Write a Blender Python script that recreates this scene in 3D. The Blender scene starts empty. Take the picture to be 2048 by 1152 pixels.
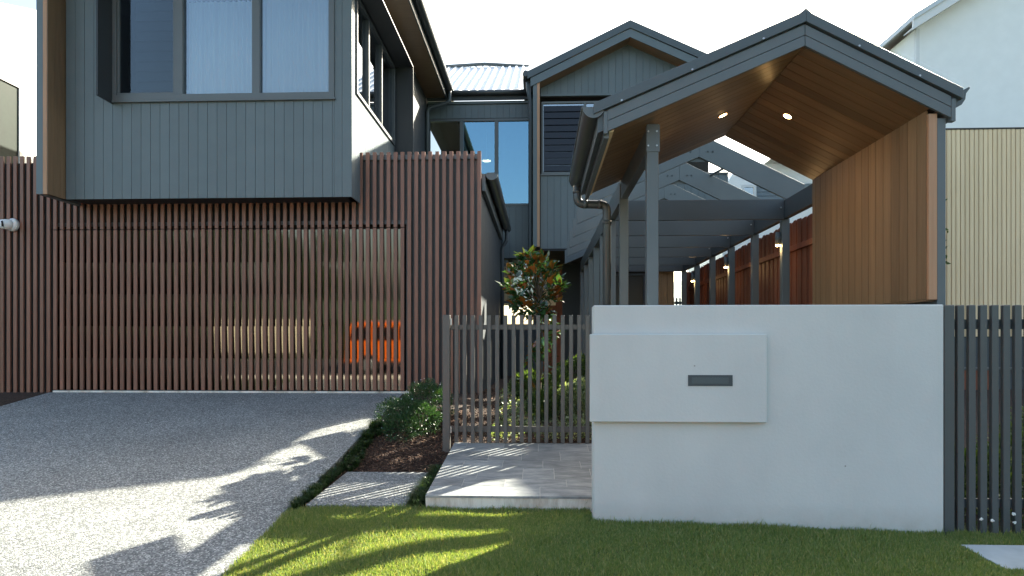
import bpy, bmesh, math, random
import numpy as np
from mathutils import Vector, Matrix
random.seed(7); rng = np.random.default_rng(7)
scn = bpy.context.scene
COL = scn.collection
R = math.radians

# ------------------------------------------------------------------ camera
F = 1365.0; TH = math.atan(56 / F); EYE = 1.465
cam = bpy.data.cameras.new('camera'); cam_ob = bpy.data.objects.new('camera', cam); COL.objects.link(cam_ob)
cam.sensor_fit = 'HORIZONTAL'; cam.sensor_width = 36.0; cam.lens = 36.0 * F / 2048
cam.shift_x = 0.0; cam.shift_y = 114 / 2048
cam.clip_start = 0.05; cam.clip_end = 3000
cam_ob.location = (0, 0, EYE); cam_ob.rotation_euler = (R(90), 0, TH)
scn.camera = cam_ob
# ------------------------------------------------------------------ light
SUN_AZ = 50.5      # degrees from +X towards +Y
SUN_EL = 32.0
w = bpy.data.worlds.new('World'); scn.world = w; w.use_nodes = True
nt = w.node_tree; bgn = nt.nodes['Background']
sky = nt.nodes.new('ShaderNodeTexSky'); sky.sky_type = 'NISHITA'; sky.sun_disc = False
sky.sun_elevation = R(SUN_EL); sky.sun_rotation = R(90 - SUN_AZ)
sky.air_density = 1.0; sky.dust_density = 3.5; sky.ozone_density = 0.4
nt.links.new(sky.outputs[0], bgn.inputs[0]); bgn.inputs[1].default_value = 0.082
sl = bpy.data.lights.new('sun', 'SUN'); sl.energy = 5.0; sl.angle = R(0.53); sl.color = (1.0, 0.93, 0.82)
so = bpy.data.objects.new('sun', sl); COL.objects.link(so)
sd = Vector((math.cos(R(SUN_AZ)) * math.cos(R(SUN_EL)), math.sin(R(SUN_AZ)) * math.cos(R(SUN_EL)), math.sin(R(SUN_EL))))
so.rotation_euler = sd.to_track_quat('Z', 'Y').to_euler()
scn.view_settings.view_transform = 'Standard'; scn.view_settings.look = 'None'
scn.view_settings.exposure = 2.5; scn.view_settings.gamma = 1.0
scn.view_settings.use_curve_mapping = False
scn.view_settings.use_white_balance = True; scn.view_settings.white_balance_temperature = 6750; scn.view_settings.white_balance_tint = 4
scn.cycles.max_bounces = 8; scn.cycles.transparent_max_bounces = 16

# ------------------------------------------------------------------ survey helpers (sight line -> metres)
def q(u):
    a = (u - 1024) / F
    return (-math.sin(TH) + a * math.cos(TH)) / (math.cos(TH) + a * math.sin(TH))
def h(u, v):
    a = (u - 1024) / F
    return (690 - v) / F / (math.cos(TH) + a * math.sin(TH))
def X(u, Y): return q(u) * Y
def Z(u, v, Y): return EYE + h(u, v) * Y

# ------------------------------------------------------------------ materials
def mat(name):
    m = bpy.data.materials.new(name); m.use_nodes = True
    n = m.node_tree.nodes; l = m.node_tree.links
    return m, n, l, n['Principled BSDF']
def setp(b, base=None, rough=None, metal=None, spec=None):
    if base is not None: b.inputs['Base Color'].default_value = (*base, 1)
    if rough is not None: b.inputs['Roughness'].default_value = rough
    if metal is not None: b.inputs['Metallic'].default_value = metal
    if spec is not None: b.inputs['Specular IOR Level'].default_value = spec
def ramp(n, stops):
    r = n.new('ShaderNodeValToRGB'); cr = r.color_ramp
    while len(cr.elements) < len(stops): cr.elements.new(0.5)
    for e, (p, c) in zip(cr.elements, stops): e.position = p; e.color = (*c, 1)
    return r
def noise(n, l, scale, detail=4, vec=None, rough=0.55):
    t = n.new('ShaderNodeTexNoise'); t.inputs['Scale'].default_value = scale
    t.inputs['Detail'].default_value = detail; t.inputs['Roughness'].default_value = rough
    if vec is not None: l.new(vec, t.inputs['Vector'])
    return t
def world_vec(n, l, scale=(1, 1, 1), rot=(0, 0, 0)):
    g = n.new('ShaderNodeNewGeometry'); m = n.new('ShaderNodeMapping')
    m.inputs['Scale'].default_value = scale; m.inputs['Rotation'].default_value = rot
    l.new(g.outputs['Position'], m.inputs[0]); return m.outputs[0]
def bump(n, l, b, src, strength=0.3, dist=0.01):
    bp = n.new('ShaderNodeBump'); bp.inputs['Strength'].default_value = strength; bp.inputs['Distance'].default_value = dist
    l.new(src, bp.inputs['Height']); l.new(bp.outputs[0], b.inputs['Normal'])
def painted(name, c, rough=0.45, var=0.12, metal=0.0, spec=0.5, grain=None, objvar=0.0, bmp=0.08):
    """paint or powder coat with faint unevenness"""
    m, n, l, b = mat(name); setp(b, c, rough, metal, spec)
    v = world_vec(n, l, grain or (1, 1, 1))
    t = noise(n, l, 3.0, 6, v)
    d = tuple(x * (1 - var) for x in c); e = tuple(min(1, x * (1 + var)) for x in c)
    r = ramp(n, [(0.3, d), (0.7, e)]); l.new(t.outputs[0], r.inputs[0])
    out = r.outputs[0]
    if objvar:
        oi = n.new('ShaderNodeObjectInfo'); mr = n.new('ShaderNodeMapRange')
        mr.inputs['To Min'].default_value = 1 - objvar; mr.inputs['To Max'].default_value = 1 + objvar
        l.new(oi.outputs['Random'], mr.inputs[0])
        mx = n.new('ShaderNodeVectorMath'); mx.operation = 'SCALE'
        l.new(out, mx.inputs[0]); l.new(mr.outputs[0], mx.inputs['Scale']); out = mx.outputs[0]
    l.new(out, b.inputs['Base Color'])
    rr = n.new('ShaderNodeMapRange'); rr.inputs['To Min'].default_value = rough * 0.8; rr.inputs['To Max'].default_value = min(1, rough * 1.2)
    l.new(t.outputs[0], rr.inputs[0]); l.new(rr.outputs[0], b.inputs['Roughness'])
    if bmp:
        t2 = noise(n, l, 60, 3, v); bump(n, l, b, t2.outputs[0], bmp, 0.003)
    return m
def timber(name, c1, c2, axis='Z', rough=0.5, objvar=0.18, scale=22):
    m, n, l, b = mat(name); setp(b, c1, rough)
    s = {'Z': (1, 1, 0.06), 'X': (0.06, 1, 0.06), 'Y': (1, 0.06, 1)}[axis]
    oi = n.new('ShaderNodeObjectInfo'); g = n.new('ShaderNodeNewGeometry')
    add = n.new('ShaderNodeVectorMath'); add.operation = 'MULTIPLY_ADD'
    cmb = n.new('ShaderNodeCombineXYZ')
    for i in range(3): l.new(oi.outputs['Random'], cmb.inputs[i])
    l.new(cmb.outputs[0], add.inputs[0]); add.inputs[1].default_value = (37, 53, 71); l.new(g.outputs['Position'], add.inputs[2])
    mp = n.new('ShaderNodeMapping'); mp.inputs['Scale'].default_value = s; l.new(add.outputs[0], mp.inputs[0])
    t = noise(n, l, scale, 7, mp.outputs[0], 0.65)
    r = ramp(n, [(0.25, c1), (0.5, tuple((a + d) / 2 for a, d in zip(c1, c2))), (0.75, c2)]); l.new(t.outputs[0], r.inputs[0])
    mr = n.new('ShaderNodeMapRange'); mr.inputs['To Min'].default_value = 1 - objvar; mr.inputs['To Max'].default_value = 1 + objvar
    l.new(oi.outputs['Random'], mr.inputs[0])
    mx = n.new('ShaderNodeVectorMath'); mx.operation = 'SCALE'; l.new(r.outputs[0], mx.inputs[0]); l.new(mr.outputs[0], mx.inputs['Scale'])
    l.new(mx.outputs[0], b.inputs['Base Color']); bump(n, l, b, t.outputs[0], 0.25, 0.003)
    return m
def leafmat(name, cols, trans=0.35, rough=0.4, back=None, spec=0.4):
    m, n, l, b = mat(name); setp(b, cols[0], rough, spec=spec)
    g = n.new('ShaderNodeNewGeometry')
    r = ramp(n, [(i / max(1, len(cols) - 1), c) for i, c in enumerate(cols)])
    l.new(g.outputs['Random Per Island'], r.inputs[0]); col = r.outputs[0]
    if back:
        mx = n.new('ShaderNodeMix'); mx.data_type = 'RGBA'; tn = noise(n, l, 7, 2, world_vec(n, l)); gt_ = n.new('ShaderNodeMath'); gt_.operation = 'GREATER_THAN'; gt_.inputs[1].default_value = 0.5; l.new(tn.outputs[0], gt_.inputs[0])
        mb_ = n.new('ShaderNodeMath'); mb_.operation = 'MULTIPLY'; l.new(g.outputs['Backfacing'], mb_.inputs[0]); l.new(gt_.outputs[0], mb_.inputs[1]); l.new(mb_.outputs[0], mx.inputs[0])
        l.new(col, mx.inputs[6]); mx.inputs[7].default_value = (*back, 1); col = mx.outputs[2]
    l.new(col, b.inputs['Base Color'])
    tr = n.new('ShaderNodeBsdfTranslucent'); sc_ = n.new('ShaderNodeVectorMath'); sc_.operation = 'MULTIPLY'
    l.new(r.outputs[0], sc_.inputs[0]); sc_.inputs[1].default_value = (1.9, 1.8, 0.7); l.new(sc_.outputs[0], tr.inputs[0])
    ms = n.new('ShaderNodeMixShader'); ms.inputs[0].default_value = trans
    l.new(b.outputs[0], ms.inputs[1]); l.new(tr.outputs[0], ms.inputs[2]); l.new(ms.outputs[0], n['Material Output'].inputs[0])
    return m
def glassmat(name, tint, refl=0.12, ripple=0.0, gloss=(0.9, 0.95, 1.0), rough=0.0):
    m, n, l, b = mat(name); n.remove(b)
    tr = n.new('ShaderNodeBsdfTransparent'); tr.inputs[0].default_value = (*tint, 1)
    gl = n.new('ShaderNodeBsdfGlossy'); gl.inputs['Roughness'].default_value = rough; gl.inputs[0].default_value = (*gloss, 1)
    lw = n.new('ShaderNodeFresnel'); lw.inputs[0].default_value = 1.5
    ad = n.new('ShaderNodeMath'); ad.operation = 'ADD'; ad.use_clamp = True; ad.inputs[1].default_value = refl; l.new(lw.outputs[0], ad.inputs[0])
    ms = n.new('ShaderNodeMixShader'); l.new(ad.outputs[0], ms.inputs[0]); l.new(tr.outputs[0], ms.inputs[1]); l.new(gl.outputs[0], ms.inputs[2])
    if ripple:
        t = noise(n, l, 1.3, 2, world_vec(n, l)); bp = n.new('ShaderNodeBump'); bp.inputs['Strength'].default_value = ripple; bp.inputs['Distance'].default_value = 0.02
        l.new(t.outputs[0], bp.inputs['Height']); l.new(bp.outputs[0], gl.inputs['Normal']); l.new(bp.outputs[0], lw.inputs['Normal'])
    l.new(ms.outputs[0], n['Material Output'].inputs[0]); return m

M = {}
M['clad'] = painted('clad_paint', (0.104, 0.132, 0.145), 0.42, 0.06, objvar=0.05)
M['dark'] = painted('charcoal_metal', (0.066, 0.083, 0.092), 0.38, 0.08)
M['frame'] = painted('window_frame_metal', (0.10, 0.112, 0.118), 0.35, 0.05)
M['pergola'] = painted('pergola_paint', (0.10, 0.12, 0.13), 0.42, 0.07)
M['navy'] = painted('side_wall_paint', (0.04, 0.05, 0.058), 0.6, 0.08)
M['tie'] = painted('shaded_beam_and_slot_paint', (0.048, 0.06, 0.07), 0.42, 0.07)  # pergola paint with the beams' shade put into the colour; slot plate's own tone
M['fence2'] = painted('fence_powder_coat_dark', (0.07, 0.08, 0.084), 0.4, 0.06)
M['fence'] = painted('fence_powder_coat', (0.092, 0.09, 0.084), 0.4, 0.06)
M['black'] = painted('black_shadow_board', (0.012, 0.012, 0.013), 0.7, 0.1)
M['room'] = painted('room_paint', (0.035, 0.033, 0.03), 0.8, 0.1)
M['slat'] = timber('slat_timber', (0.16, 0.068, 0.044), (0.25, 0.115, 0.077), 'Z', 0.42, 0.10, 26)
M['slatback'] = painted('slat_backing', (0.085, 0.08, 0.08), 0.5, 0.08)
M['cedarZ'] = timber('cedar_lining_upright', (0.165, 0.102, 0.054), (0.25, 0.16, 0.088), 'Z', 0.42, 0.18)
M['cedarX'] = timber('cedar_lining_sloped', (0.145, 0.085, 0.042), (0.235, 0.14, 0.07), 'X', 0.38, 0.2)
M['trimwood'] = timber('pale_timber_trim', (0.36, 0.19, 0.10), (0.46, 0.26, 0.15), 'Z', 0.45, 0.05)
M['paling'] = timber('stained_paling', (0.13, 0.035, 0.016), (0.24, 0.075, 0.035), 'Z', 0.6, 0.22)
M['batten'] = timber('pale_batten', (0.76, 0.56, 0.33), (0.85, 0.66, 0.43), 'Z', 0.6, 0.06)
M['battenback'] = painted('batten_backing', (0.05, 0.045, 0.04), 0.7)
M['white'] = painted('white_house_paint', (0.86, 0.87, 0.86), 0.6, 0.03)
M['whitetrim'] = painted('white_trim', (0.72, 0.73, 0.73), 0.5, 0.03)
M['weather'] = painted('grey_weatherboard', (0.16, 0.2, 0.23), 0.5, 0.05)
M['plastic'] = painted('camera_plastic', (0.75, 0.76, 0.76), 0.35, 0.02, bmp=0)
M['lens'] = painted('black_lens', (0.01, 0.01, 0.012), 0.08, 0.02, bmp=0)
M['bolt'] = painted('galvanised_bolt', (0.42, 0.43, 0.44), 0.35, 0.08, metal=0.8, bmp=0)
M['roofmetal'] = painted('pale_roof_steel', (0.58, 0.62, 0.65), 0.4, 0.04, metal=0.0, bmp=0)
M['gutter'] = painted('gutter_steel', (0.055, 0.062, 0.065), 0.3, 0.15, metal=0.0, spec=0.5, grain=(1, 0.1, 1), bmp=0)
M['glass'] = glassmat('window_glass', (0.72, 0.78, 0.8), 0.10, 0.02)
M['glassclear'] = glassmat('clear_glass', (0.6, 0.64, 0.66), 0.0, 0.02)
M['glassdark'] = glassmat('tinted_glass', (0.30, 0.34, 0.36), 0.28, 0.02)
M['doorglass'] = glassmat('smoked_door_panel', (0.03, 0.03, 0.03), 0.085, 0.03, (0.92, 0.88, 0.82), 0.035)
M['oldglass2'] = painted('dark_room_glass', (0.012, 0.014, 0.016), 0.3, 0.1, bmp=0)
M['blind'] = painted('dark_blind', (0.055, 0.064, 0.066), 0.5, 0.12)

# masonry render
m, n, l, b = mat('painted_render'); setp(b, (0.62, 0.635, 0.62), 0.85)
v = world_vec(n, l); t1 = noise(n, l, 1.3, 5, v); t2 = noise(n, l, 38, 6, v); t3 = noise(n, l, 9, 6, v)
r1 = ramp(n, [(0.3, (0.53, 0.55, 0.54)), (0.7, (0.585, 0.605, 0.59))]); l.new(t1.outputs[0], r1.inputs[0])
sx = n.new('ShaderNodeSeparateXYZ'); l.new(v, sx.inputs[0])
mr = n.new('ShaderNodeMapRange'); mr.inputs['From Min'].default_value = -0.05; mr.inputs['From Max'].default_value = 0.16; mr.inputs['To Min'].default_value = 0.75; mr.inputs['To Max'].default_value = 0.0
l.new(sx.outputs[2], mr.inputs[0]); mu = n.new('ShaderNodeMath'); mu.operation = 'MULTIPLY'; l.new(mr.outputs[0], mu.inputs[0]); l.new(t3.outputs[0], mu.inputs[1])
mx = n.new('ShaderNodeMix'); mx.data_type = 'RGBA'; l.new(mu.outputs[0], mx.inputs[0]); l.new(r1.outputs[0], mx.inputs[6]); mx.inputs[7].default_value = (0.36, 0.34, 0.29, 1)
vd = n.new('ShaderNodeTexVoronoi'); vd.inputs['Scale'].default_value = 3.2; l.new(v, vd.inputs['Vector'])
lt = n.new('ShaderNodeMath'); lt.operation = 'LESS_THAN'; lt.inputs[1].default_value = 0.022; l.new(vd.outputs['Distance'], lt.inputs[0])
mk = n.new('ShaderNodeMix'); mk.data_type = 'RGBA'; l.new(lt.outputs[0], mk.inputs[0]); l.new(mx.outputs[2], mk.inputs[6]); mk.inputs[7].default_value = (0.25, 0.25, 0.23, 1)
tv = noise(n, l, 2.2, 6, world_vec(n, l, (1, 1, 0.16)), 0.65); rv = ramp(n, [(0.35, (0.965, 0.965, 0.96)), (0.6, (1, 1, 1))]); l.new(tv.outputs[0], rv.inputs[0])
vv = n.new('ShaderNodeVectorMath'); vv.operation = 'MULTIPLY'; l.new(mk.outputs[2], vv.inputs[0]); l.new(rv.outputs[0], vv.inputs[1])
l.new(vv.outputs[0], b.inputs['Base Color']); bump(n, l, b, t2.outputs[0], 0.35, 0.005); M['render'] = m

# exposed aggregate
def aggregate(name, scale=85):
    m, n, l, b = mat(name); setp(b, (0.3, 0.3, 0.3), 0.7)
    v = world_vec(n, l); vo = n.new('ShaderNodeTexVoronoi'); vo.inputs['Scale'].default_value = scale; l.new(v, vo.inputs['Vector'])
    hs = n.new('ShaderNodeSeparateColor'); l.new(vo.outputs['Color'], hs.inputs[0])
    r = ramp(n, [(0.0, (0.055, 0.06, 0.062)), (0.35, (0.12, 0.13, 0.13)), (0.62, (0.22, 0.235, 0.23)), (0.82, (0.38, 0.39, 0.38)), (1.0, (0.62, 0.61, 0.58))])
    l.new(hs.outputs[0], r.inputs[0])
    dk = n.new('ShaderNodeMapRange'); dk.inputs['From Min'].default_value = 0.25; dk.inputs['From Max'].default_value = 0.75; dk.inputs['To Max'].default_value = 0.55
    l.new(vo.outputs['Distance'], dk.inputs[0])
    mx = n.new('ShaderNodeMix'); mx.data_type = 'RGBA'; l.new(dk.outputs[0], mx.inputs[0]); l.new(r.outputs[0], mx.inputs[6]); mx.inputs[7].default_value = (0.17, 0.17, 0.165, 1)
    t = noise(n, l, 0.9, 5, v); r2 = ramp(n, [(0.3, (0.86, 0.86, 0.86)), (0.7, (1.1, 1.1, 1.1))]); l.new(t.outputs[0], r2.inputs[0])
    mm = n.new('ShaderNodeVectorMath'); mm.operation = 'MULTIPLY'; l.new(mx.outputs[2], mm.inputs[0]); l.new(r2.outputs[0], mm.inputs[1])
    l.new(mm.outputs[0], b.inputs['Base Color'])
    inv = n.new('ShaderNodeMath'); inv.operation = 'SUBTRACT'; inv.inputs[0].default_value = 1; l.new(vo.outputs['Distance'], inv.inputs[1])
    bump(n, l, b, inv.outputs[0], 0.8, 0.006); return m
M['aggr'] = aggregate('exposed_aggregate', 82)
# travertine
m, n, l, b = mat('travertine'); setp(b, (0.35, 0.36, 0.36), 0.55)
oi = n.new('ShaderNodeObjectInfo'); g = n.new('ShaderNodeNewGeometry'); mp = n.new('ShaderNodeMapping'); mp.inputs['Scale'].default_value = (1, 3.2, 1)
l.new(g.outputs['Position'], mp.inputs[0]); cb = n.new('ShaderNodeCombineXYZ'); l.new(oi.outputs['Random'], cb.inputs[2])
sc2 = n.new('ShaderNodeVectorMath'); sc2.operation = 'MULTIPLY_ADD'; l.new(cb.outputs[0], sc2.inputs[0]); sc2.inputs[1].default_value = (0, 0, 60); l.new(mp.outputs[0], sc2.inputs[2])
t = noise(n, l, 4.0, 9, sc2.outputs[0], 0.7)
r = ramp(n, [(0.28, (0.10, 0.11, 0.115)), (0.42, (0.20, 0.215, 0.22)), (0.58, (0.31, 0.32, 0.32)), (0.78, (0.52, 0.51, 0.48))]); l.new(t.outputs[0], r.inputs[0])
mr = n.new('ShaderNodeMapRange'); mr.inputs['To Min'].default_value = 0.75; mr.inputs['To Max'].default_value = 1.2; l.new(oi.outputs['Random'], mr.inputs[0])
vm = n.new('ShaderNodeVectorMath'); vm.operation = 'SCALE'; l.new(r.outputs[0], vm.inputs[0]); l.new(mr.outputs[0], vm.inputs['Scale']); l.new(vm.outputs[0], b.inputs['Base Color'])
bump(n, l, b, t.outputs[0], 0.2, 0.003); M['trav'] = m
# stained concrete step edge
m, n, l, b = mat('stained_concrete'); setp(b, (0.5, 0.47, 0.42), 0.85)
v = world_vec(n, l, (1, 1, 0.25)); t = noise(n, l, 5, 8, v, 0.7)
r = ramp(n, [(0.3, (0.28, 0.2, 0.14)), (0.4, (0.5, 0.44, 0.36)), (0.55, (0.72, 0.69, 0.62))]); l.new(t.outputs[0], r.inputs[0]); l.new(r.outputs[0], b.inputs['Base Color'])
t2 = noise(n, l, 40, 5, world_vec(n, l)); bump(n, l, b, t2.outputs[0], 0.4, 0.006); M['concrete'] = m
M['lid'] = painted('pit_lid_concrete', (0.40, 0.43, 0.43), 0.8, 0.18, bmp=0.4)
M['mortar'] = painted('joint_mortar', (0.52, 0.50, 0.46), 0.9, 0.1)
# soil under everything
m, n, l, b = mat('soil'); setp(b, (0.05, 0.035, 0.025), 0.95)
v = world_vec(n, l); t = noise(n, l, 14, 8, v, 0.7); r = ramp(n, [(0.3, (0.018, 0.010, 0.007)), (0.7, (0.075, 0.045, 0.03))]); l.new(t.outputs[0], r.inputs[0])
l.new(r.outputs[0], b.inputs['Base Color']); bump(n, l, b, t.outputs[0], 1.0, 0.03); M['soil'] = m
m, n, l, b = mat('turf_base'); setp(b, (0.04, 0.06, 0.02), 0.95)
t = noise(n, l, 30, 6, world_vec(n, l), 0.7); r = ramp(n, [(0.3, (0.02, 0.035, 0.01)), (0.7, (0.06, 0.085, 0.03))]); l.new(t.outputs[0], r.inputs[0]); l.new(r.outputs[0], b.inputs['Base Color']); bump(n, l, b, t.outputs[0], 1, 0.03); M['turf'] = m
M['asphalt'] = painted('asphalt', (0.055, 0.055, 0.057), 0.85, 0.2, bmp=0.5)
M['grass'] = leafmat('grass_blade', [(0.10, 0.165, 0.05), (0.15, 0.22, 0.07), (0.20, 0.25, 0.085), (0.34, 0.32, 0.17)], 0.35, 0.55)
M['mondo'] = leafmat('mondo_blade', [(0.014, 0.035, 0.012), (0.028, 0.060, 0.018), (0.05, 0.085, 0.022)], 0.25, 0.4)
M['bush'] = leafmat('bush_leaf', [(0.016, 0.048, 0.018), (0.028, 0.075, 0.028), (0.045, 0.10, 0.035)], 0.22, 0.35)
M['ground_leaf'] = leafmat('ground_cover_leaf', [(0.07, 0.12, 0.05), (0.13, 0.19, 0.09), (0.24, 0.30, 0.18), (0.42, 0.46, 0.32)], 0.3, 0.45)
M['hedge_leaf'] = leafmat('hedge_leaf', [(0.025, 0.055, 0.02), (0.055, 0.10, 0.03), (0.10, 0.15, 0.04)], 0.4, 0.35)
M['far_leaf'] = leafmat('tree_leaf', [(0.02, 0.045, 0.015), (0.04, 0.075, 0.02), (0.07, 0.10, 0.03)], 0.3, 0.5)
M['mag_leaf'] = leafmat('magnolia_leaf', [(0.02, 0.055, 0.022), (0.03, 0.08, 0.03), (0.055, 0.10, 0.03)], 0.2, 0.16, back=(0.30, 0.085, 0.018), spec=0.7)
M['petal'] = painted('white_petal', (0.8, 0.8, 0.76), 0.6, 0.02, bmp=0)
M['bark'] = timber('bark', (0.07, 0.05, 0.035), (0.16, 0.12, 0.085), 'Z', 0.9, 0.1, 30)
m, n, l, b = mat('mulch_chip'); setp(b, (0.08, 0.04, 0.025), 0.85); g = n.new('ShaderNodeNewGeometry')
r = ramp(n, [(0, (0.022, 0.011, 0.007)), (0.5, (0.065, 0.032, 0.02)), (0.88, (0.14, 0.07, 0.04)), (1, (0.33, 0.2, 0.12))]); l.new(g.outputs['Random Per Island'], r.inputs[0]); l.new(r.outputs[0], b.inputs['Base Color']); M['mulch'] = m
m, n, l, b = mat('curtain_cloth'); setp(b, (0.86, 0.87, 0.86), 0.85)
tr = n.new('ShaderNodeBsdfTranslucent'); tr.inputs[0].default_value = (0.8, 0.82, 0.82, 1); ms = n.new('ShaderNodeMixShader'); ms.inputs[0].default_value = 0.3
l.new(b.outputs[0], ms.inputs[1]); l.new(tr.outputs[0], ms.inputs[2]); l.new(ms.outputs[0], n['Material Output'].inputs[0]); M['curtain'] = m
M['oldglass'] = painted('obscure_glass', (0.03, 0.038, 0.033), 0.6, 0.2, bmp=0)
M['oldglass'].node_tree.nodes['Principled BSDF'].inputs['Specular IOR Level'].default_value = 0.08
M['shroud'] = painted('shroud_paint', (0.022, 0.026, 0.03), 0.5, 0.1)
M['blueglass'] = glassmat('coated_glass', (0.25, 0.33, 0.38), 0.26, 0.02, (0.42, 0.72, 0.92))
def emis(name, c, s):
    m, n, l, b = mat(name); b.inputs['Emission Color'].default_value = (*c, 1); b.inputs['Emission Strength'].default_value = s; setp(b, c, 0.4); return m
M['lamp'] = emis('warm_lamp', (1.0, 0.62, 0.26), 14)
M['lampsoft'] = emis('warm_lamp_small', (1.0, 0.62, 0.28), 6)
M['orange'] = painted('orange_car_paint', (0.72, 0.13, 0.015), 0.2, 0.02, bmp=0)
M['tyre'] = painted('tyre_rubber', (0.02, 0.02, 0.02), 0.8, 0.1, bmp=0)
M['cream'] = painted('cream_board', (0.62, 0.55, 0.40), 0.7, 0.05)
M['tile'] = painted('roof_tile', (0.16, 0.15, 0.15), 0.7, 0.1)

# ------------------------------------------------------------------ mesh helpers (world coordinates)
WL = {}
class MB:
    def __init__(s): s.v = []; s.f = []; s.sm = []
    def poly(s, pts, faces, smooth=False):
        o = len(s.v); s.v += [tuple(p) for p in pts]; s.f += [tuple(i + o for i in f) for f in faces]; s.sm += [smooth] * len(faces); return s
    def box(s, x0, x1, y0, y1, z0, z1):
        x0, x1 = min(x0, x1), max(x0, x1); y0, y1 = min(y0, y1), max(y0, y1); z0, z1 = min(z0, z1), max(z0, z1)
        return s.poly([(x0, y0, z0), (x1, y0, z0), (x1, y1, z0), (x0, y1, z0), (x0, y0, z1), (x1, y0, z1), (x1, y1, z1), (x0, y1, z1)],
                      [(0, 3, 2, 1), (4, 5, 6, 7), (0, 1, 5, 4), (1, 2, 6, 5), (2, 3, 7, 6), (3, 0, 4, 7)])
    def prism_xz(s, pts, y0, y1, smooth=False):
        """polygon in X-Z extruded along Y"""
        n = len(pts); P = [(x, y0, z) for x, z in pts] + [(x, y1, z) for x, z in pts]
        a = sum(pts[i][0] * pts[(i + 1) % n][1] - pts[(i + 1) % n][0] * pts[i][1] for i in range(n))
        if a < 0: P = [(x, y0, z) for x, z in reversed(pts)] + [(x, y1, z) for x, z in reversed(pts)]
        s.poly(P, [tuple(range(n)), tuple(reversed(range(n, 2 * n)))]); o = len(s.v) - 2 * n
        for i in range(n):
            j = (i + 1) % n; s.f.append((o + j, o + i, o + n + i, o + n + j)); s.sm.append(smooth)
        return s
    def prism_yz(s, pts, x0, x1):
        n = len(pts); a = sum(pts[i][0] * pts[(i + 1) % n][1] - pts[(i + 1) % n][0] * pts[i][1] for i in range(n))
        if a < 0: pts = list(reversed(pts))
        P = [(x1, y, z) for y, z in pts] + [(x0, y, z) for y, z in pts]
        F_ = [tuple(range(n)), tuple(reversed(range(n, 2 * n)))] + [((i + 1) % n, i, n + i, n + (i + 1) % n) for i in range(n)]
        return s.poly(P, F_)
    def tube(s, pts, r, seg=12, caps=True, smooth=True):
        pts = [Vector(p) for p in pts]; rs = r if isinstance(r, (list, tuple)) else [r] * len(pts); o = len(s.v)
        ref = None
        for i, p in enumerate(pts):
            d = ((pts[i + 1] - p) if i == 0 else (p - pts[i - 1]) if i == len(pts) - 1 else (pts[i + 1] - p).normalized() + (p - pts[i - 1]).normalized()).normalized()
            if ref is None: ref = Vector((0, 0, 1)) if abs(d.z) < 0.9 else Vector((1, 0, 0))
            a = (ref - d * ref.dot(d)).normalized(); bb = d.cross(a); ref = a
            for k in range(seg):
                t = 2 * math.pi * k / seg; s.v.append(tuple(p + (a * math.cos(t) + bb * math.sin(t)) * rs[i]))
        for i in range(len(pts) - 1):
            for k in range(seg):
                k2 = (k + 1) % seg; s.f.append((o + i * seg + k, o + i * seg + k2, o + (i + 1) * seg + k2, o + (i + 1) * seg + k)); s.sm.append(smooth)
        if caps:
            s.f.append(tuple(o + k for k in reversed(range(seg)))); s.sm.append(False)
            e = o + (len(pts) - 1) * seg; s.f.append(tuple(e + k for k in range(seg))); s.sm.append(False)
        return s
    def build(s, name, mt, parent=None, bevel=0, origin=None, seg=1):
        me = bpy.data.meshes.new(name); V = np.array(s.v, float)
        c = Vector(origin) if origin else Vector(((V[:, 0].min() + V[:, 0].max()) / 2, (V[:, 1].min() + V[:, 1].max()) / 2, (V[:, 2].min() + V[:, 2].max()) / 2))
        me.from_pydata([(a - c.x, b2 - c.y, d - c.z) for a, b2, d in s.v], [], s.f)
        me.polygons.foreach_set('use_smooth', s.sm); me.update(); me.materials.append(M[mt])
        ob = link(name, me, c, parent)
        if bevel:
            md = ob.modifiers.new('edge', 'BEVEL'); md.width = bevel; md.segments = seg; md.limit_method = 'ANGLE'; md.angle_limit = R(40)
        return ob
def link(name, me, wloc, parent=None):
    ob = bpy.data.objects.new(name, me); COL.objects.link(ob); wloc = Vector(wloc)
    if parent is not None: ob.parent = parent; ob.location = wloc - WL[parent.name]
    else: ob.location = wloc
    WL[ob.name] = wloc; return ob
def bx(name, mt, parent, x0, x1, y0, y1, z0, z1, bevel=0): return MB().box(x0, x1, y0, y1, z0, z1).build(name, mt, parent, bevel)
def again(src, name, wloc, parent=None):
    """another individual sharing the mesh of src"""
    ob = link(name, src.data, wloc, parent)
    for md in src.modifiers:
        m2 = ob.modifiers.new(md.name, md.type)
        if md.type == 'BEVEL': m2.width = md.width; m2.segments = md.segments; m2.limit_method = 'ANGLE'; m2.angle_limit = md.angle_limit
    return ob
def tag(o, label=None, cat=None, group=None, kind=None):
    if label: o['label'] = label
    if cat: o['category'] = cat
    if group: o['group'] = group
    if kind: o['kind'] = kind
    return o
def thing(name, loc, label, cat, group=None):
    o = bpy.data.objects.new(name, None); COL.objects.link(o); o.location = loc; WL[o.name] = Vector(loc); o.empty_display_size = 0.2
    return tag(o, label, cat, group)
def fastmesh(name, V, Fc, mt, parent=None, smooth=False, k=None):
    """V (n,3), Fc (m,k) numpy -> object"""
    me = bpy.data.meshes.new(name); V = np.asarray(V, np.float32); Fc = np.asarray(Fc, np.int32); k = Fc.shape[1]
    me.vertices.add(len(V)); me.vertices.foreach_set('co', V.ravel()); me.loops.add(Fc.size); me.loops.foreach_set('vertex_index', Fc.ravel())
    me.polygons.add(len(Fc)); me.polygons.foreach_set('loop_start', np.arange(0, Fc.size, k, dtype=np.int32))
    me.update(calc_edges=True); me.materials.append(M[mt])
    return link(name, me, (0, 0, 0), None) if parent is None else _child(name, me, parent)
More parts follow.
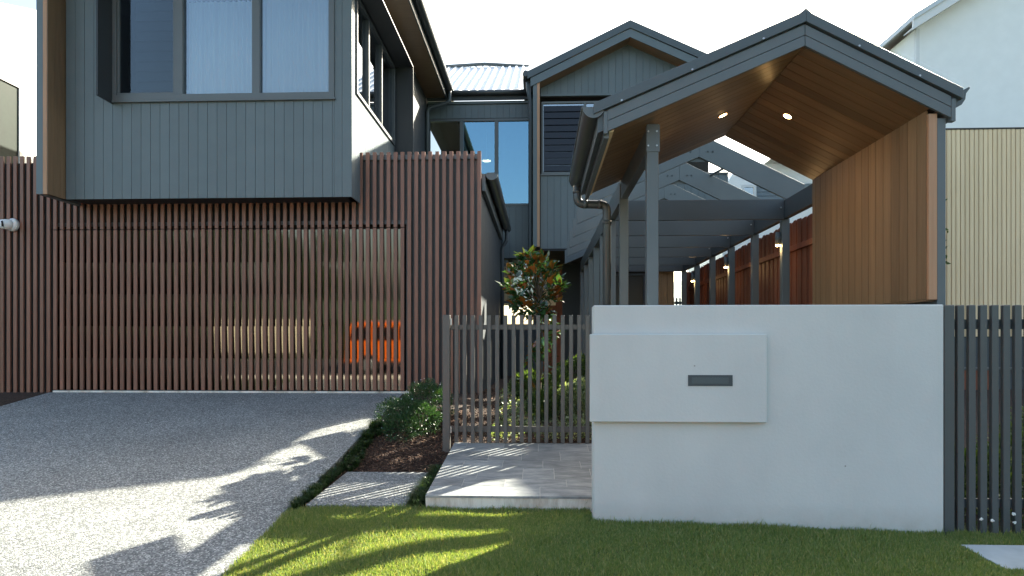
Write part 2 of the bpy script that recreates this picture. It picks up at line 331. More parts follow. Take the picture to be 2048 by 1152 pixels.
def _child(name, me, parent):
    ob = bpy.data.objects.new(name, me); COL.objects.link(ob); ob.parent = parent; ob.location = -WL[parent.name]; WL[ob.name] = Vector((0, 0, 0)); return ob
def leaves(P, D, U, L, W, cup=0.15):
    """leaf = 4-point kite folded on its midrib: P base, D direction, U up-ish, L length, W width (arrays)"""
    D = D / np.linalg.norm(D, axis=1, keepdims=True); S = np.cross(D, U); S /= (np.linalg.norm(S, axis=1, keepdims=True) + 1e-9); Nn = np.cross(S, D)
    L = L[:, None]; W = W[:, None]
    a = P; bq = P + D * L * 0.45 + S * W * 0.5 + Nn * W * cup; c = P + D * L - Nn * L * 0.12; d = P + D * L * 0.45 - S * W * 0.5 + Nn * W * cup
    mid = P + D * L * 0.5
    V = np.stack([a, bq, c, d, mid], 1).reshape(-1, 3); n = len(P); i = np.arange(n)[:, None] * 5
    Fc = np.concatenate([i + [0, 1, 4], i + [1, 2, 4], i + [2, 3, 4], i + [3, 0, 4]]); return V, Fc
def rdir(n, up=0.0):
    d = rng.normal(size=(n, 3)); d[:, 2] += up; return d / np.linalg.norm(d, axis=1, keepdims=True)

# ------------------------------------------------------------------ ground
def sst(a, b_, x):
    t = min(1, max(0, (x - a) / (b_ - a))); return t * t * (3 - 2 * t)
def drive_z(Y):
    if Y >= 3: return 0.134 * (min(Y, 11.2) - 6.04) - 0.004
    return -0.411 - 0.134 * 0.75 * (1 - math.exp(-(3 - Y) / 0.75))
def lawn_z(x, Y):
    l_ = -0.035 * (6.0 - Y) if Y > 3 else -0.105 - 0.4 * sst(0, 2.2, 3 - Y)
    l_ -= 0.024 * max(0, min(4, x - 0.45))
    return drive_z(Y) * (1 - sst(-2.3, -0.6, x)) + l_ * sst(-2.3, -0.6, x)
def garden_z(Y):
    return float(np.interp(Y, [6.04, 8.1, 11.1, 60], [0.0, 0.27, 0.68, 0.68]))
def ground_z(x, Y):
    if x < -2.243: return drive_z(Y)
    if Y < 6.04: return lawn_z(x, Y)
    if x > 3.4: return float(np.interp(Y, [6.04, 9, 13], [lawn_z(x, 6.04), 0.1, 0.68]))
    return (garden_z(Y) - 0.02 if x > -1.04 else float(np.interp(Y, [6.04, 7.35, 8.1, 9, 11.1], [-0.02, 0.06, 0.2, 0.42, 0.68])))
xs = sorted(set([-600, -200, -80, -40, -20, -14, -10, -8.25, -8.19, -7, -5, -3.5, -2.26, -2.235, -2.1, -1.95, -1.7, -1.4, -1.2, -1.045, -1.03, -0.6, 0, 0.3, 0.5, 0.78, 1, 1.5, 2, 2.5, 3, 3.39, 3.41, 4, 5, 7, 10, 14, 20, 40, 80, 200, 600]))
ys = sorted(set([-600, -200, -80, -40, -20, -12, -8, -5, -3, -2, -1.2, -0.6, 0, 0.4, 0.8, 1.2, 1.6, 2, 2.4, 2.8, 3.2, 3.6, 4, 4.4, 4.8, 5.2, 5.6, 6.03, 6.05, 6.5, 7, 7.35, 7.6, 8, 8.1, 8.6, 9, 10, 11, 11.3, 13, 16, 20, 30, 60, 200, 600, 1500]))
V = []; 
for y in ys:
    for x in xs:
        z = ground_z(x, y)
        if -8.2 < x < -2.24 and -1.5 < y < 11.3: z -= 0.09
        V.append((x, y, z - 0.004))
nx = len(xs); F_soil = []; F_turf = []
for j in range(len(ys) - 1):
    for i in range(nx - 1):
        f = (j * nx + i, j * nx + i + 1, (j + 1) * nx + i + 1, (j + 1) * nx + i)
        yc = (ys[j] + ys[j + 1]) / 2
        (F_turf if (yc < 6.04 or yc > 20) else F_soil).append(f)
g = MB(); g.v = V; g.f = F_soil + F_turf; g.sm = [True] * len(g.f)
gr = g.build('ground', 'soil', origin=(0, 0, 0)); gr.data.materials.append(M['turf'])
gr.data.polygons.foreach_set('material_index', [0] * len(F_soil) + [1] * len(F_turf)); tag(gr, kind='structure')
# road behind the camera
rd = MB().box(-80, 80, -7.5, -0.6, -0.75, -0.494).build('road', 'asphalt'); tag(rd, kind='structure')
kb = MB().box(-80, 80, -0.6, -0.45, -0.8, -0.40).build('kerb', 'concrete', bevel=0.02); tag(kb, kind='structure')

# driveway
def ribbon(x0, x1, yl, zf, thick):
    mb = MB(); P = []
    for y in yl:
        z = zf(y); P += [(x0, y, z), (x1, y, z), (x1, y, z - thick), (x0, y, z - thick)]
    Fc = []
    for i in range(len(yl) - 1):
        a = i * 4; b_ = a + 4
        Fc += [(a, a + 1, b_ + 1, b_), (a + 1, a + 2, b_ + 2, b_ + 1), (a + 3, a, b_, b_ + 3), (a + 2, a + 3, b_ + 3, b_ + 2)]
    e = (len(yl) - 1) * 4; Fc += [(0, 3, 2, 1), (e, e + 1, e + 2, e + 3)]
    return mb.poly(P, Fc)
DX0, DX1 = -8.2, -2.243
dv = ribbon(DX0, DX1, [-0.45, 0, 0.6, 1.2, 1.8, 2.4, 3, 4, 5, 6.04, 8, 10, 11.1], drive_z, 0.12).build('driveway', 'aggr'); tag(dv, kind='structure')
sp = bx('door_threshold', 'concrete', None, DX0 + 0.05, DX1 + 0.12, 11.1, 11.2, 0.55, 0.702); tag(sp, 'pale concrete strip along the foot of the garage door', 'threshold')
sp.name = 'threshold_strip'
# stepping pad of the same aggregate
def pad_z(y): return 0.034 + 0.0405 * (y - 6.04)
pad = ribbon(-2.1, -1.2, [6.04, 6.7, 7.35], pad_z, 0.13).build('stepping_slab', 'aggr', bevel=0.006); tag(pad, 'exposed aggregate slab between driveway and tiled path', 'slab')
# tiled path
def path_z(y): return 0.129 + 0.0842 * (y - 6.04)
path = thing('tiled_path', (-0.3, 6.04, 0), 'grey travertine tiled path with stained step leading to the slatted gate', 'path')
bs = ribbon(-1.018, 0.80, [6.04, 7, 8.10], lambda y: path_z(y) - 0.022, 0.22).build('concrete_base', 'concrete', path)
ribbon(-1.012, 0.796, [6.06, 7, 8.09], lambda y: path_z(y) - 0.003, 0.001).build('mortar_bed', 'mortar', path)
def tile(x0, x1, y0, y1):
    gz = 0.0025; x0 += gz; x1 -= gz; y0 += gz; y1 -= gz; dz = random.uniform(-0.001, 0.001)
    P = [(x, y, path_z(y) + dz - o) for o in (0, 0.02) for x, y in ((x0, y0), (x1, y0), (x1, y1), (x0, y1))]
    MB().poly(P, [(0, 1, 2, 3), (7, 6, 5, 4), (1, 0, 4, 5), (2, 1, 5, 6), (3, 2, 6, 7), (0, 3, 7, 4)]).build('tile', 'trav', path)
rows = [6.03, 6.33, 6.58, 6.98, 7.28, 7.68, 8.10]
cuts = [[-1.02, -0.42, 0.0, 0.6, 0.8], [-1.02, -0.73, -0.33, 0.25, 0.8], [-1.02, -0.62, -0.17, 0.14, 0.5, 0.8], [-1.02, -0.8, -0.39, 0.03, 0.42, 0.8], [-1.02, -0.56, -0.2, 0.22, 0.8], [-1.02, -0.86, -0.42, -0.02, 0.55, 0.8]]
for i in range(6):
    for a, b_ in zip(cuts[i][:-1], cuts[i][1:]): tile(a, b_, rows[i], rows[i + 1])
# pit lid in the lawn
Yl0, Yl1 = 4.90, 5.42
lid = MB(); zl = lawn_z(3.6, 4.9) + 0.018
lid.prism_yz([(Yl0, zl - 0.05), (Yl1, zl - 0.04), (Yl1, zl + 0.018), (Yl0, zl)], 3.25, 4.05)
lid = lid.build('pit_lid', 'lid', bevel=0.004); tag(lid, 'pale concrete pit lid set flush in the lawn', 'pit lid')

# ------------------------------------------------------------------ masonry letterbox wall
YW = 5.71; xw0, xw1 = X(1187, YW), X(1888, YW); zwt = Z(1400, 610, YW)
mw = thing('masonry_wall', (1.9, YW, 0), 'low pale rendered front wall with a raised letterbox panel', 'wall')
bx('rendered_wall', 'render', mw, xw0, xw1, YW, YW + 0.2, -0.35, zwt, 0.009)
YP = YW - 0.055
panel = bx('letterbox_panel', 'render', mw, X(1180, YP), X(1534, YP), YP, YW - 0.001, Z(1360, 845, YP), Z(1360, 668, YP), 0.006)
sx0, sx1, sz0, sz1 = X(1376, YP), X(1465, YP), Z(1420, 772, YP), Z(1420, 750, YP)
slot = bx('slot_plate', 'tie', panel, sx0, sx1, YP - 0.006, YP + 0.01, sz0, sz1, 0.001)
bx('slot_flap', 'dark', panel, sx0 + 0.03, sx1 - 0.035, YP - 0.009, YP - 0.004, sz0 + 0.018, sz1 - 0.022, 0.001)

# ------------------------------------------------------------------ slatted fences
YG = 8.07
def picket_fence(name, label, Yf, posts, u0, du, n, ztop, zbot, rails, mt='fence', pw=0.047, pd=0.034, phw=0.08):
    t = thing(name, (X(u0, Yf), Yf, zbot), label, 'fence')
    for (ua, ub, vt, vb, yy) in posts:
        bx('post', mt, t, X(ua, yy), X(ub, yy), yy, yy + 0.09, Z(ua, vb, yy) - 0.2, Z(ua, vt, yy), 0.004)
    x0 = X(u0, Yf); pitch = (X(u0 + du * (n - 1), Yf) - x0) / (n - 1)
    first = None
    for i in range(n):
        xx = x0 + i * pitch
        if first is None:
            first = bx('picket', mt, t, xx, xx + pw, Yf, Yf + pd, zbot, ztop, 0.003)
        else: again(first, 'picket', (xx + pw / 2, Yf + pd / 2, (zbot + ztop) / 2), t)
    for (z0, z1) in rails:
        bx('rail', mt, t, x0 - 0.05, x0 + pitch * (n - 1) + pw + 0.02, Yf + pd + 0.002, Yf + pd + 0.04, z0, z1, 0.002)
    return t
gf = picket_fence('picket_gate', 'grey metal slat gate standing between the garage and the letterbox wall', YG,
    [(885, 899.5, 630, 898, YG - 0.03)], 908.8, 16.4, 17, Z(1040, 630.5, YG), Z(1040, 885.5, YG), [(1.648, 1.705), (0.43, 0.497)])
gf['category'] = 'gate'
YR = 5.74
bx('hinge', 'bolt', gf, X(900.2, YG), X(903, YG), YG, YG + 0.02, 1.70, 1.78); bx('hinge', 'bolt', gf, X(900.2, YG), X(903, YG), YG, YG + 0.02, 0.42, 0.50)
picket_fence('picket_fence', 'dark slat fence at the end of the letterbox wall, white flowers at its foot', YR,
    [(1888.8, 1909.5, 610, 1052, YR - 0.02)], 1915.3, 23.15, 14, Z(1960, 610, YR), -0.09, [(Z(1960, 658, YR), Z(1960, 638, YR)), (Z(1960, 1018, YR), Z(1960, 1000, YR))], pw=0.054, pd=0.042, mt='fence2')

# ------------------------------------------------------------------ HOUSE, left wing
house = thing('house', (-5, 11.2, 0.7), 'dark clad two-storey house with brown slatted garage, upper bay and set-back gable wing', 'house')
YS = 11.13; YB = 10.63; YFn = 10.24
XL = X(131.5, YB); XR = X(703.5, YB); zbb = Z(703, 393.5, YB)
def boards_front(x0, x1, y, z0f, z1f, pitch, mt, parent, th=0.02, gap=0.006, name='board'):
    """upright boards, front face at y; z0f / z1f floats or functions of x"""
    x = x0
    while x < x1 - 0.005:
        xe = min(x + pitch, x1)
        a = x + gap / 2; b_ = xe - gap / 2
        f0 = (lambda t: z0f) if not callable(z0f) else z0f; f1 = (lambda t: z1f) if not callable(z1f) else z1f
        if min(f1(a), f1(b_)) > max(f0(a), f0(b_)) + 0.01:
            dy = random.uniform(-0.0008, 0.0008)
            MB().prism_xz([(a, f0(a)), (b_, f0(b_)), (b_, f1(b_)), (a, f1(a))], y + dy, y + th).build(name, mt, parent)
        x = xe
def boards_side(y0, y1, xf, z0, z1, pitch, mt, parent, th=0.02, gap=0.006, sgn=1, name='board'):
    """upright boards on a wall that runs away from the camera; face at xf, thickness towards -sgn"""
    y = y0; src = None
    while y < y1 - 0.005:
        ye = min(y + pitch, y1)
        if src is None or abs((ye - y) - pitch) > 1e-3: o = bx(name, mt, parent, xf, xf - sgn * th, y + gap / 2, ye - gap / 2, z0, z1)
        else: o = again(src, name, (xf - sgn * th / 2, (y + ye) / 2, (z0 + z1) / 2), parent)
        if src is None: src = o
        y = ye
ZT = 9.2   # bay walls run up past the frame
# bay front: window opening
wx0, wx1 = X(224, YB), X(669, YB); wz0 = Z(445, 199, YB); wz1 = 7.35
bay = bx('bay_wall', 'black', house, XL, wx0 - 0.02, YB + 0.022, YB + 0.12, zbb + 0.02, ZT)
bay2 = bx('bay_wall', 'black', house, wx0 - 0.02, XR - 0.022, YB + 0.022, YB + 0.12, zbb + 0.02, wz0 - 0.02)
bay3 = bx('bay_wall', 'black', house, wx1 + 0.02, XR - 0.022, YB + 0.022, YB + 0.12, wz0 - 0.02, ZT)
bay4 = bx('bay_wall', 'black', house, wx0 - 0.02, wx1 + 0.02, YB + 0.022, YB + 0.12, wz1, ZT)
pitchb = (X(703, YB) - X(131, YB)) / 30.0
edges = [XL + i * pitchb for i in range(31)]
for i in range(30):
    a, b_ = edges[i], edges[i + 1]
    if b_ < wx0 + 0.02: boards_front(a, b_, YB, zbb, ZT, 9, 'clad', bay)
    elif a < wx0:
        boards_front(a, wx0 - 0.0, YB, zbb, ZT, 9, 'clad', bay, gap=0.003); boards_front(wx0, b_, YB, zbb, wz0, 9, 'clad', bay2, gap=0.003)
    elif b_ < wx1: boards_front(a, b_, YB, zbb, wz0, 9, 'clad', bay2)
    elif a < wx1:
        boards_front(a, wx1, YB, zbb, wz0, 9, 'clad', bay2, gap=0.003); boards_front(wx1, b_, YB, zbb, ZT, 9, 'clad', bay3, gap=0.003)
    else: boards_front(a, b_ - (0.0 if i < 29 else 0.0), YB, zbb, ZT, 9, 'clad', bay3)
# bay underside + dark core
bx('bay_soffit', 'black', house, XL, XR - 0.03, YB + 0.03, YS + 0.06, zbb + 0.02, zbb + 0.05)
# left fin of the bay: grey outer face, pale edge, timber return
fx0, fx1, fx2 = X(72.5, YFn), X(86, YFn), X(95, YFn)
fin = bx('side_fin', 'clad', house, fx0, fx1 - 0.003, YFn, YS, zbb, ZT)
bx('edge_trim', 'trimwood', fin, fx1, fx2 - 0.012, YFn - 0.002, YFn + 0.03, zbb, ZT)
boards_side(YFn + 0.001, YB + 0.02, fx2, zbb + 0.002, ZT, 0.14, 'cedarZ', fin, 0.012, 0.003)
bx('fin_core', 'black', fin, fx1, fx2 - 0.012, YFn + 0.032, YB + 0.1, zbb + 0.01, ZT)
# window hood fin on the left of the big window
zh = Z(196, 190, YFn)
hood = bx('window_fin', 'shroud', house, X(195.5, YFn) - 0.03, X(195.5, YFn), YFn, YB - 0.001, zh, ZT)
bx('window_hood_top', 'navy', house, X(195.5, YFn) + 0.002, wx1 + 0.05, YFn, YB - 0.001, wz1 + 0.02, wz1 + 0.06)
def window(name, parent, x0, x1, y, z0, z1, splits, glass='glass', fw=0.055, dpt=0.09, fmat='frame', proud=0.02, glasses=None, mull=0.05):
    """frame ring + mullions + one pane per light, in an X-Z plane"""
    fr = MB(); yf = y - proud
    fr.box(x0, x1, yf, y + dpt, z0, z0 + fw); fr.box(x0, x1, yf, y + dpt, z1 - fw, z1)
    fr.box(x0, x0 + fw, yf, y + dpt, z0 + fw, z1 - fw); fr.box(x1 - fw, x1, yf, y + dpt, z0 + fw, z1 - fw)
    for s_ in splits: fr.box(s_ - mull / 2, s_ + mull / 2, yf + 0.003, y + dpt - 0.003, z0 + fw, z1 - fw)
    wdw = fr.build(name, fmat, parent, 0.002)
    xs_ = [x0 + fw] + [v_ for s_ in splits for v_ in (s_ - mull / 2, s_ + mull / 2)] + [x1 - fw]
    for k in range(len(xs_) // 2):
        a, b_ = xs_[2 * k], xs_[2 * k + 1]
        bx('pane', (glasses[k] if glasses else glass), wdw, a - 0.005, b_ + 0.005, y + 0.03, y + 0.036, z0 + fw - 0.005, z1 - fw + 0.005)
    return wdw
s1, s2 = X(359.5, YB), X(513, YB)
bw = window('window', house, wx0, wx1, YB, wz0, wz1, [s1, s2], glasses=['glassclear', 'glass', 'glass'], fw=0.085, proud=0.035, mull=0.12)
# sash lines inside the first light
sash = MB(); a, b_ = wx0 + 0.09, s1 - 0.065
for (x0, x1, z0, z1) in ((a, a + 0.03, wz0 + 0.09, wz1 - 0.09), (b_ - 0.04, b_, wz0 + 0.09, wz1 - 0.09), (a + 0.03, b_ - 0.04, wz0 + 0.09, wz0 + 0.125)): sash.box(x0, x1, YB - 0.01, YB + 0.028, z0, z1)
sash.build('sash', 'frame', bw, 0.002)
bx('window_sill', 'frame', house, wx0 - 0.02, wx1 + 0.02, YB - 0.05, YB - 0.001, wz0 - 0.035, wz0 - 0.004, 0.002)
# room behind: back wall, floor, ceiling
YR1 = YB + 1.6
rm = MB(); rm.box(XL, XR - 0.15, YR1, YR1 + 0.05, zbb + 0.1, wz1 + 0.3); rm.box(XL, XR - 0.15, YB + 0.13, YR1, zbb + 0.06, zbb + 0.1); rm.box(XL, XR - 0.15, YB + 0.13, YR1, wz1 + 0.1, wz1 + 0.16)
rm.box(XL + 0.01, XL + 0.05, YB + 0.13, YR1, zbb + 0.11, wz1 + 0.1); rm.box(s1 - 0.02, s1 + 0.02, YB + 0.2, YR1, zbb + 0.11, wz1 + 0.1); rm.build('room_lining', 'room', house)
# dark horizontal blind in the first light
bl = thing('slat_blind', ((a + b_) / 2, YB + 0.2, wz0), 'dark horizontal blind behind the left light of the bay window', 'blind')
zz = wz0 + 0.06; src = None
while zz < wz1 - 0.1:
    mb = MB(); x0_, x1_ = X(257, YB) , b_ + 0.02
    mb.prism_yz([(YB + 0.18, zz), (YB + 0.21, zz + 0.147), (YB + 0.22, zz + 0.147), (YB + 0.19, zz)], x0_, x1_)
    if src is None: src = mb.build('blind_slat', 'blind', bl)
    else: again(src, 'blind_slat', WL[src.name] + Vector((0, 0, zz - wz0 - 0.06)), bl)
    zz += 0.163
# pleated white curtains behind the other two lights
def curtain(x0, x1, y, z0, z1, label, freq=0.085, amp=0.028):
    n = int((x1 - x0) / 0.009); P = []; ph = random.uniform(0, 6)
    for i in range(n + 1):
        x = x0 + (x1 - x0) * i / n
        dy = amp * math.sin(2 * math.pi * x / freq + 1.7 * math.sin(x * 9 + ph)) + 0.5 * amp * math.sin(2 * math.pi * x / (freq * 2.7) + ph)
        P += [(x, y + dy, z0), (x, y + dy * 0.7, z1)]
    Fc = [(2 * i, 2 * i + 2, 2 * i + 3, 2 * i + 1) for i in range(n)]
    o = MB().poly(P, Fc, True).build('curtain', 'curtain'); md = o.modifiers.new('cloth', 'SOLIDIFY'); md.thickness = 0.002
    tag(o, label, 'curtain'); return o
curtain(s1 + 0.05, s2 - 0.03, YB + 0.17, wz0 + 0.04, Z(437, 2, YB + 0.15), 'white pleated curtain in the middle light of the bay window')
curtain(s2 + 0.03, wx1 - 0.05, YB + 0.17, wz0 + 0.04, wz1 - 0.1, 'white pleated curtain in the right light of the bay window')

# bay right side wall with window and hood
YK = 17.8
ywn, ywf = 10.84, 13.72; szz0 = 5.5; szz1 = 7.1
sw = bx('side_wall', 'black', house, XR - 0.12, XR - 0.022, YB + 0.13, ywn, zbb + 0.02, ZT)
sw2 = bx('side_wall', 'black', house, XR - 0.12, XR - 0.022, ywn, ywf, zbb + 0.02, szz0)
sw3 = bx('side_wall', 'black', house, XR - 0.12, XR - 0.022, ywn, ywf, szz1, ZT)
sw4 = bx('side_wall', 'black', house, XR - 0.12, XR - 0.022, ywf, YK + 0.3, zbb + 0.02, ZT)
boards_side(YB + 0.002, ywn, XR, zbb, ZT, 0.21, 'clad', sw)
boards_side(ywn, ywf, XR, zbb, szz0, 0.16, 'clad', sw2)
boards_side(ywn, ywf, XR, szz1, ZT, 0.16, 'clad', sw3)
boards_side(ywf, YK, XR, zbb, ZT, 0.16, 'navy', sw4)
# side window
fr = MB(); xo = XR + 0.03
fr.box(xo, XR - 0.09, ywn, ywf, szz0, szz0 + 0.06); fr.box(xo, XR - 0.09, ywn, ywf, szz1 - 0.06, szz1)
mull_y = [ywn + 0.03, 11.62, 12.58, ywf - 0.03]
for my in mull_y: fr.box(xo, XR - 0.09, my - 0.03, my + 0.03, szz0 + 0.06, szz1 - 0.06)
swn = fr.build('window', 'navy', house, 0.002)
for a, b_ in zip(mull_y[:-1], mull_y[1:]): bx('pane', 'glassdark', swn, XR - 0.03, XR - 0.036, a + 0.028, b_ - 0.028, szz0 + 0.055, szz1 - 0.055)
bx('room_lining', 'room', house, XR - 1.4, XR - 1.35, YB + 0.3, YK, zbb + 0.1, ZT)
bx('room_lining', 'room', house, XR - 1.35, XR - 0.13, YB + 1.7, YK, zbb + 0.06, zbb + 0.1)
curtain_y = YB
bx('pane_blind', 'whitetrim', swn, XR - 0.2, XR - 0.19, 12.66, ywf - 0.05, szz0 + 0.06, szz1 - 0.1)
YH = 13.86; xh = X(827, YH); zht = Z(827, 133, YH)
hd = MB(); hd.box(XR + 0.002, xh, YB + 0.01, YH - 0.03, zht - 0.03, zht); hd.box(XR + 0.002, xh, YH - 0.03, YH, zbb + 0.8, zht); hd.build('window_shroud', 'shroud', house, 0.003)
# eave over the side wall with soffit, fascia, gutter
xe = X(891, YK - 0.2); ze = Z(903, 190, YK - 0.2)
bx('eave_soffit', 'cedarX', house, XR + 0.001, xe, 9.2, YK - 0.1, ze - 0.04, ze - 0.02)
bx('eave_fascia', 'dark', house, xe, xe + 0.03, 9.2, YK - 0.1, ze - 0.08, ze + 0.16)
roofw = MB(); roofw.prism_xz([(xe + 0.1, ze + 0.17), (xe - 3.2, ze + 1.6), (xe - 6.5, ze + 0.2), (xe - 6.5, ze + 0.05), (xe, ze + 0.05)], 9.2, YK + 2); roofw.build('roof', 'dark', house)
def gutter_poly(cx, top, r, half=True, n=12, th=0.006):
    o = [(cx + r * math.cos(math.pi + math.pi * k / n), top + r * math.sin(math.pi + math.pi * k / n)) for k in range(n + 1)]
    i = [(cx + (r - th) * math.cos(2 * math.pi - math.pi * k / n), top + (r - th) * math.sin(2 * math.pi - math.pi * k / n)) for k in range(n + 1)]
    return o + i
def gutter(parent, cx, top, r, y0, y1, mt='gutter', capback=True):
    mb = MB(); n = 14; P = gutter_poly(cx, top, r, n=n); m_ = len(P)
    pts = [(x, y0, z) for x, z in P] + [(x, y1, z) for x, z in P]
    mb.poly(pts, [(i, i + m_, (i + 1) % m_ + m_, (i + 1) % m_) for i in range(m_)], True)
    gt = mb.build('gutter', mt, parent)
    cp = MB().prism_xz([(cx + r * 1.01 * math.cos(math.pi + math.pi * k / n), top + r * 1.01 * math.sin(math.pi + math.pi * k / n)) for k in range(n + 1)], y0 - 0.006, y0); cp.build('end_cap', 'pergola', gt)
    cp = MB().prism_xz([(cx + r * 1.01 * math.cos(math.pi + math.pi * k / n), top + r * 1.01 * math.sin(math.pi + math.pi * k / n)) for k in range(n + 1)], y1, y1 + 0.006); cp.build('end_cap', 'pergola', gt)
    MB().tube([(cx - r, y0, top), (cx - r, y1, top)], 0.011, 8).build('rolled_lip', mt, gt)
    return gt
gutter(house, xe + 0.03 + 0.09, ze + 0.14, 0.09, 9.2, YK - 0.12)
def bent(pts, rad=0.09, n=5):
    pts = [Vector(p) for p in pts]; out = [pts[0]]
    for i in range(1, len(pts) - 1):
        a = (pts[i - 1] - pts[i]).normalized(); b_ = (pts[i + 1] - pts[i]).normalized()
        p0 = pts[i] + a * rad; p1 = pts[i] + b_ * rad
        for k in range(n + 1):
            t = k / n; out.append(p0 * (1 - t) ** 2 + pts[i] * 2 * t * (1 - t) + p1 * t * t)
    out.append(pts[-1]); return out
MB().tube(bent([(xe + 0.12, YK - 0.3, ze + 0.06), (xe + 0.12, YK - 0.3, ze - 0.22), (XR + 0.06, YK - 0.3, ze - 0.38), (XR + 0.06, YK - 0.3, 4.2)]), 0.05, 12).build('downpipe', 'dark', house)

# garage front: slats
zdh = Z(445, 458, YS); zst = Z(830, 303.5, YS); zsl = Z(40, 318, YS)
SW_, SD, PT = 0.060, 0.034, 0.1152
xg1 = X(962, YS)
screen = bx('slat_screen', 'slatback', house, X(808, YS) + 0.12, xg1 - 0.012, YS + 0.105, YS + 0.13, 0.5, zst - 0.06)
bx('screen_top_rail', 'frame', screen, X(722, YS), xg1 - 0.01, YS + 0.06, YS + 0.10, zst - 0.11, zst - 0.03)
backu = bx('screen_backing', 'slatback', house, X(700, YS), X(808, YS) + 0.115, YS + 0.105, YS + 0.13, zdh + 0.14, zst - 0.06)
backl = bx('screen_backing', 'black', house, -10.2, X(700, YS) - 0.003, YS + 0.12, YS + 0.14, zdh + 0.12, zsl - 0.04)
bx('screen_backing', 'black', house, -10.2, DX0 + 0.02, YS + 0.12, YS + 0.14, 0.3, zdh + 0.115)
bx('head_flashing', 'frame', house, DX0 + 0.05, X(808, YS) + 0.1, YS + 0.07, YS + 0.10, zdh + 0.075, zdh + 0.135)
door = thing('garage_door', (-5.2, YS, 0.7), 'x', 'x'); del door['label']; del door['category']; door.parent = house; door.location = Vector((-5.2, YS, 0.7)) - WL[house.name]
xr = X(808, YS)
fullslat = None; doorslat = None; upslat = None; k = 0
xk = xg1 - SW_
while xk > -9.9:
    xc = xk + SW_ / 2
    if xk > xr - 0.02 or xc < DX0 + 0.03:
        zt = (zst if xk > -6 else zsl) + random.uniform(-0.004, 0.004)
        z0 = 0.62
        o = bx('slat', 'slat', screen, xk, xk + SW_, YS, YS + SD, z0, zt, 0.002) if fullslat is None else again(fullslat, 'slat', (xc, YS + SD / 2, WL[fullslat.name].z), screen)
        fullslat = fullslat or o
    else:
        zt = zst if xk > X(715, YS) else zbb + 0.6
        if upslat is None or zt != zst: 
            o = bx('slat', 'slat', screen, xk, xk + SW_, YS, YS + SD, zdh + 0.012, zt, 0.002)
            if zt == zst: upslat = o
        else: again(upslat, 'slat', (xc, YS + SD / 2, WL[upslat.name].z), screen)
        if doorslat is None: doorslat = bx('slat', 'slat', door, xk, xk + SW_, YS, YS + SD, 0.715, zdh, 0.002)
        else: again(doorslat, 'slat', (xc, YS + SD / 2, WL[doorslat.name].z), door)
    xk -= PT
# glossy smoked panel of the door, leaning slightly
tl = math.tan(R(2.0)); nsec = 5; hsec = (zdh - 0.01 - 0.71) / nsec
for k in range(nsec):
    za_ = 0.71 + k * hsec; zc_ = za_ + hsec - 0.004; yt_ = YS + SD + 0.003; yb_ = yt_ + tl * hsec
    MB().prism_yz([(yt_, zc_), (yt_ + 0.008, zc_), (yb_ + 0.008, za_), (yb_, za_)], DX0 + 0.04, xr - 0.01).build('smoked_panel', 'doorglass', door)
bx('garage_wall', 'black', house, -10.2, xg1 - 0.11, YS + 0.2, YS + 0.24, 0.3, 4.26)
bx('bottom_seal', 'black', door, DX0 + 0.03, xr - 0.01, YS + 0.01, YS + 0.05, 0.69, 0.713)
bx('jamb', 'slatback', house, xr + 0.03, xr + 0.118, YS + 0.05, YS + 0.104, 0.5, zdh + 0.13)
# garage side wall running back + flat roof + gutter
gs = bx('garage_side_wall', 'black', house, xg1 - 0.1, xg1 - 0.032, YS + 0.14, YK, 0.4, 4.26)
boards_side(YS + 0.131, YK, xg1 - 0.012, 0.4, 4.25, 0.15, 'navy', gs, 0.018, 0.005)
bx('garage_roof', 'dark', house, -9.9, xg1 - 0.02, YS + 0.15, YK, 4.27, 4.33)
bx('roof_fascia', 'frame', house, xg1 + 0.004, xg1 + 0.06, YS + 0.14, 16.6, 4.02, 4.30)
gutter(house, xg1 + 0.165, 4.30, 0.1, YS + 0.16, 16.6)
MB().tube(bent([(xg1 + 0.165, 16.3, 4.2), (xg1 + 0.165, 16.3, 3.95), (xg1 + 0.06, 16.3, 3.8), (xg1 + 0.06, 16.3, 0.6)], 0.07), 0.045, 10).build('downpipe', 'navy', house)
bx('bracket', 'frame', house, xg1 + 0.07, xg1 + 0.2, YS + 0.3, YS + 0.33, 4.31, 4.36)

# ------------------------------------------------------------------ link between the wings
xk0, xk1 = XR - 0.1, X(1066, YK)
lz = lambda v: Z(990, v, YK)
lw_ = bx('link_wall', 'black', house, xk0, xk1, YK + 0.022, YK + 0.1, lz(237), lz(205))
boards_front(xk0 + 0.12, xk1, YK, lz(236), lz(208), 0.165, 'clad', lw_)
bx('link_soffit_trim', 'clad', house, xk0 + 0.12, xk1, YK - 0.05, YK - 0.001, lz(208), lz(203))
bx('link_fascia', 'navy', house, xk0 + 0.12, xk1, YK - 0.12, YK - 0.06, lz(202.5), lz(189))
MB().tube([(xk0 + 0.6, YK - 0.18, lz(190)), (xk1, YK - 0.18, lz(190))], 0.07, 10).build('gutter', 'gutter', house)
lw2 = bx('link_wall', 'black', house, xk0, xk1, YK + 0.022, YK + 0.1, lz(516), lz(413))
boards_front(xk0 + 0.12, xk1, YK, lz(516), lz(412), 0.165, 'clad', lw2)
sA, sB = X(923.5, YK), X(993, YK)
window('window', house, XR + 0.02, xk1, YK, lz(412), lz(237.5), [sA, sB], glasses=['glassclear', 'blueglass', 'blueglass'], fw=0.06, mull=0.1)
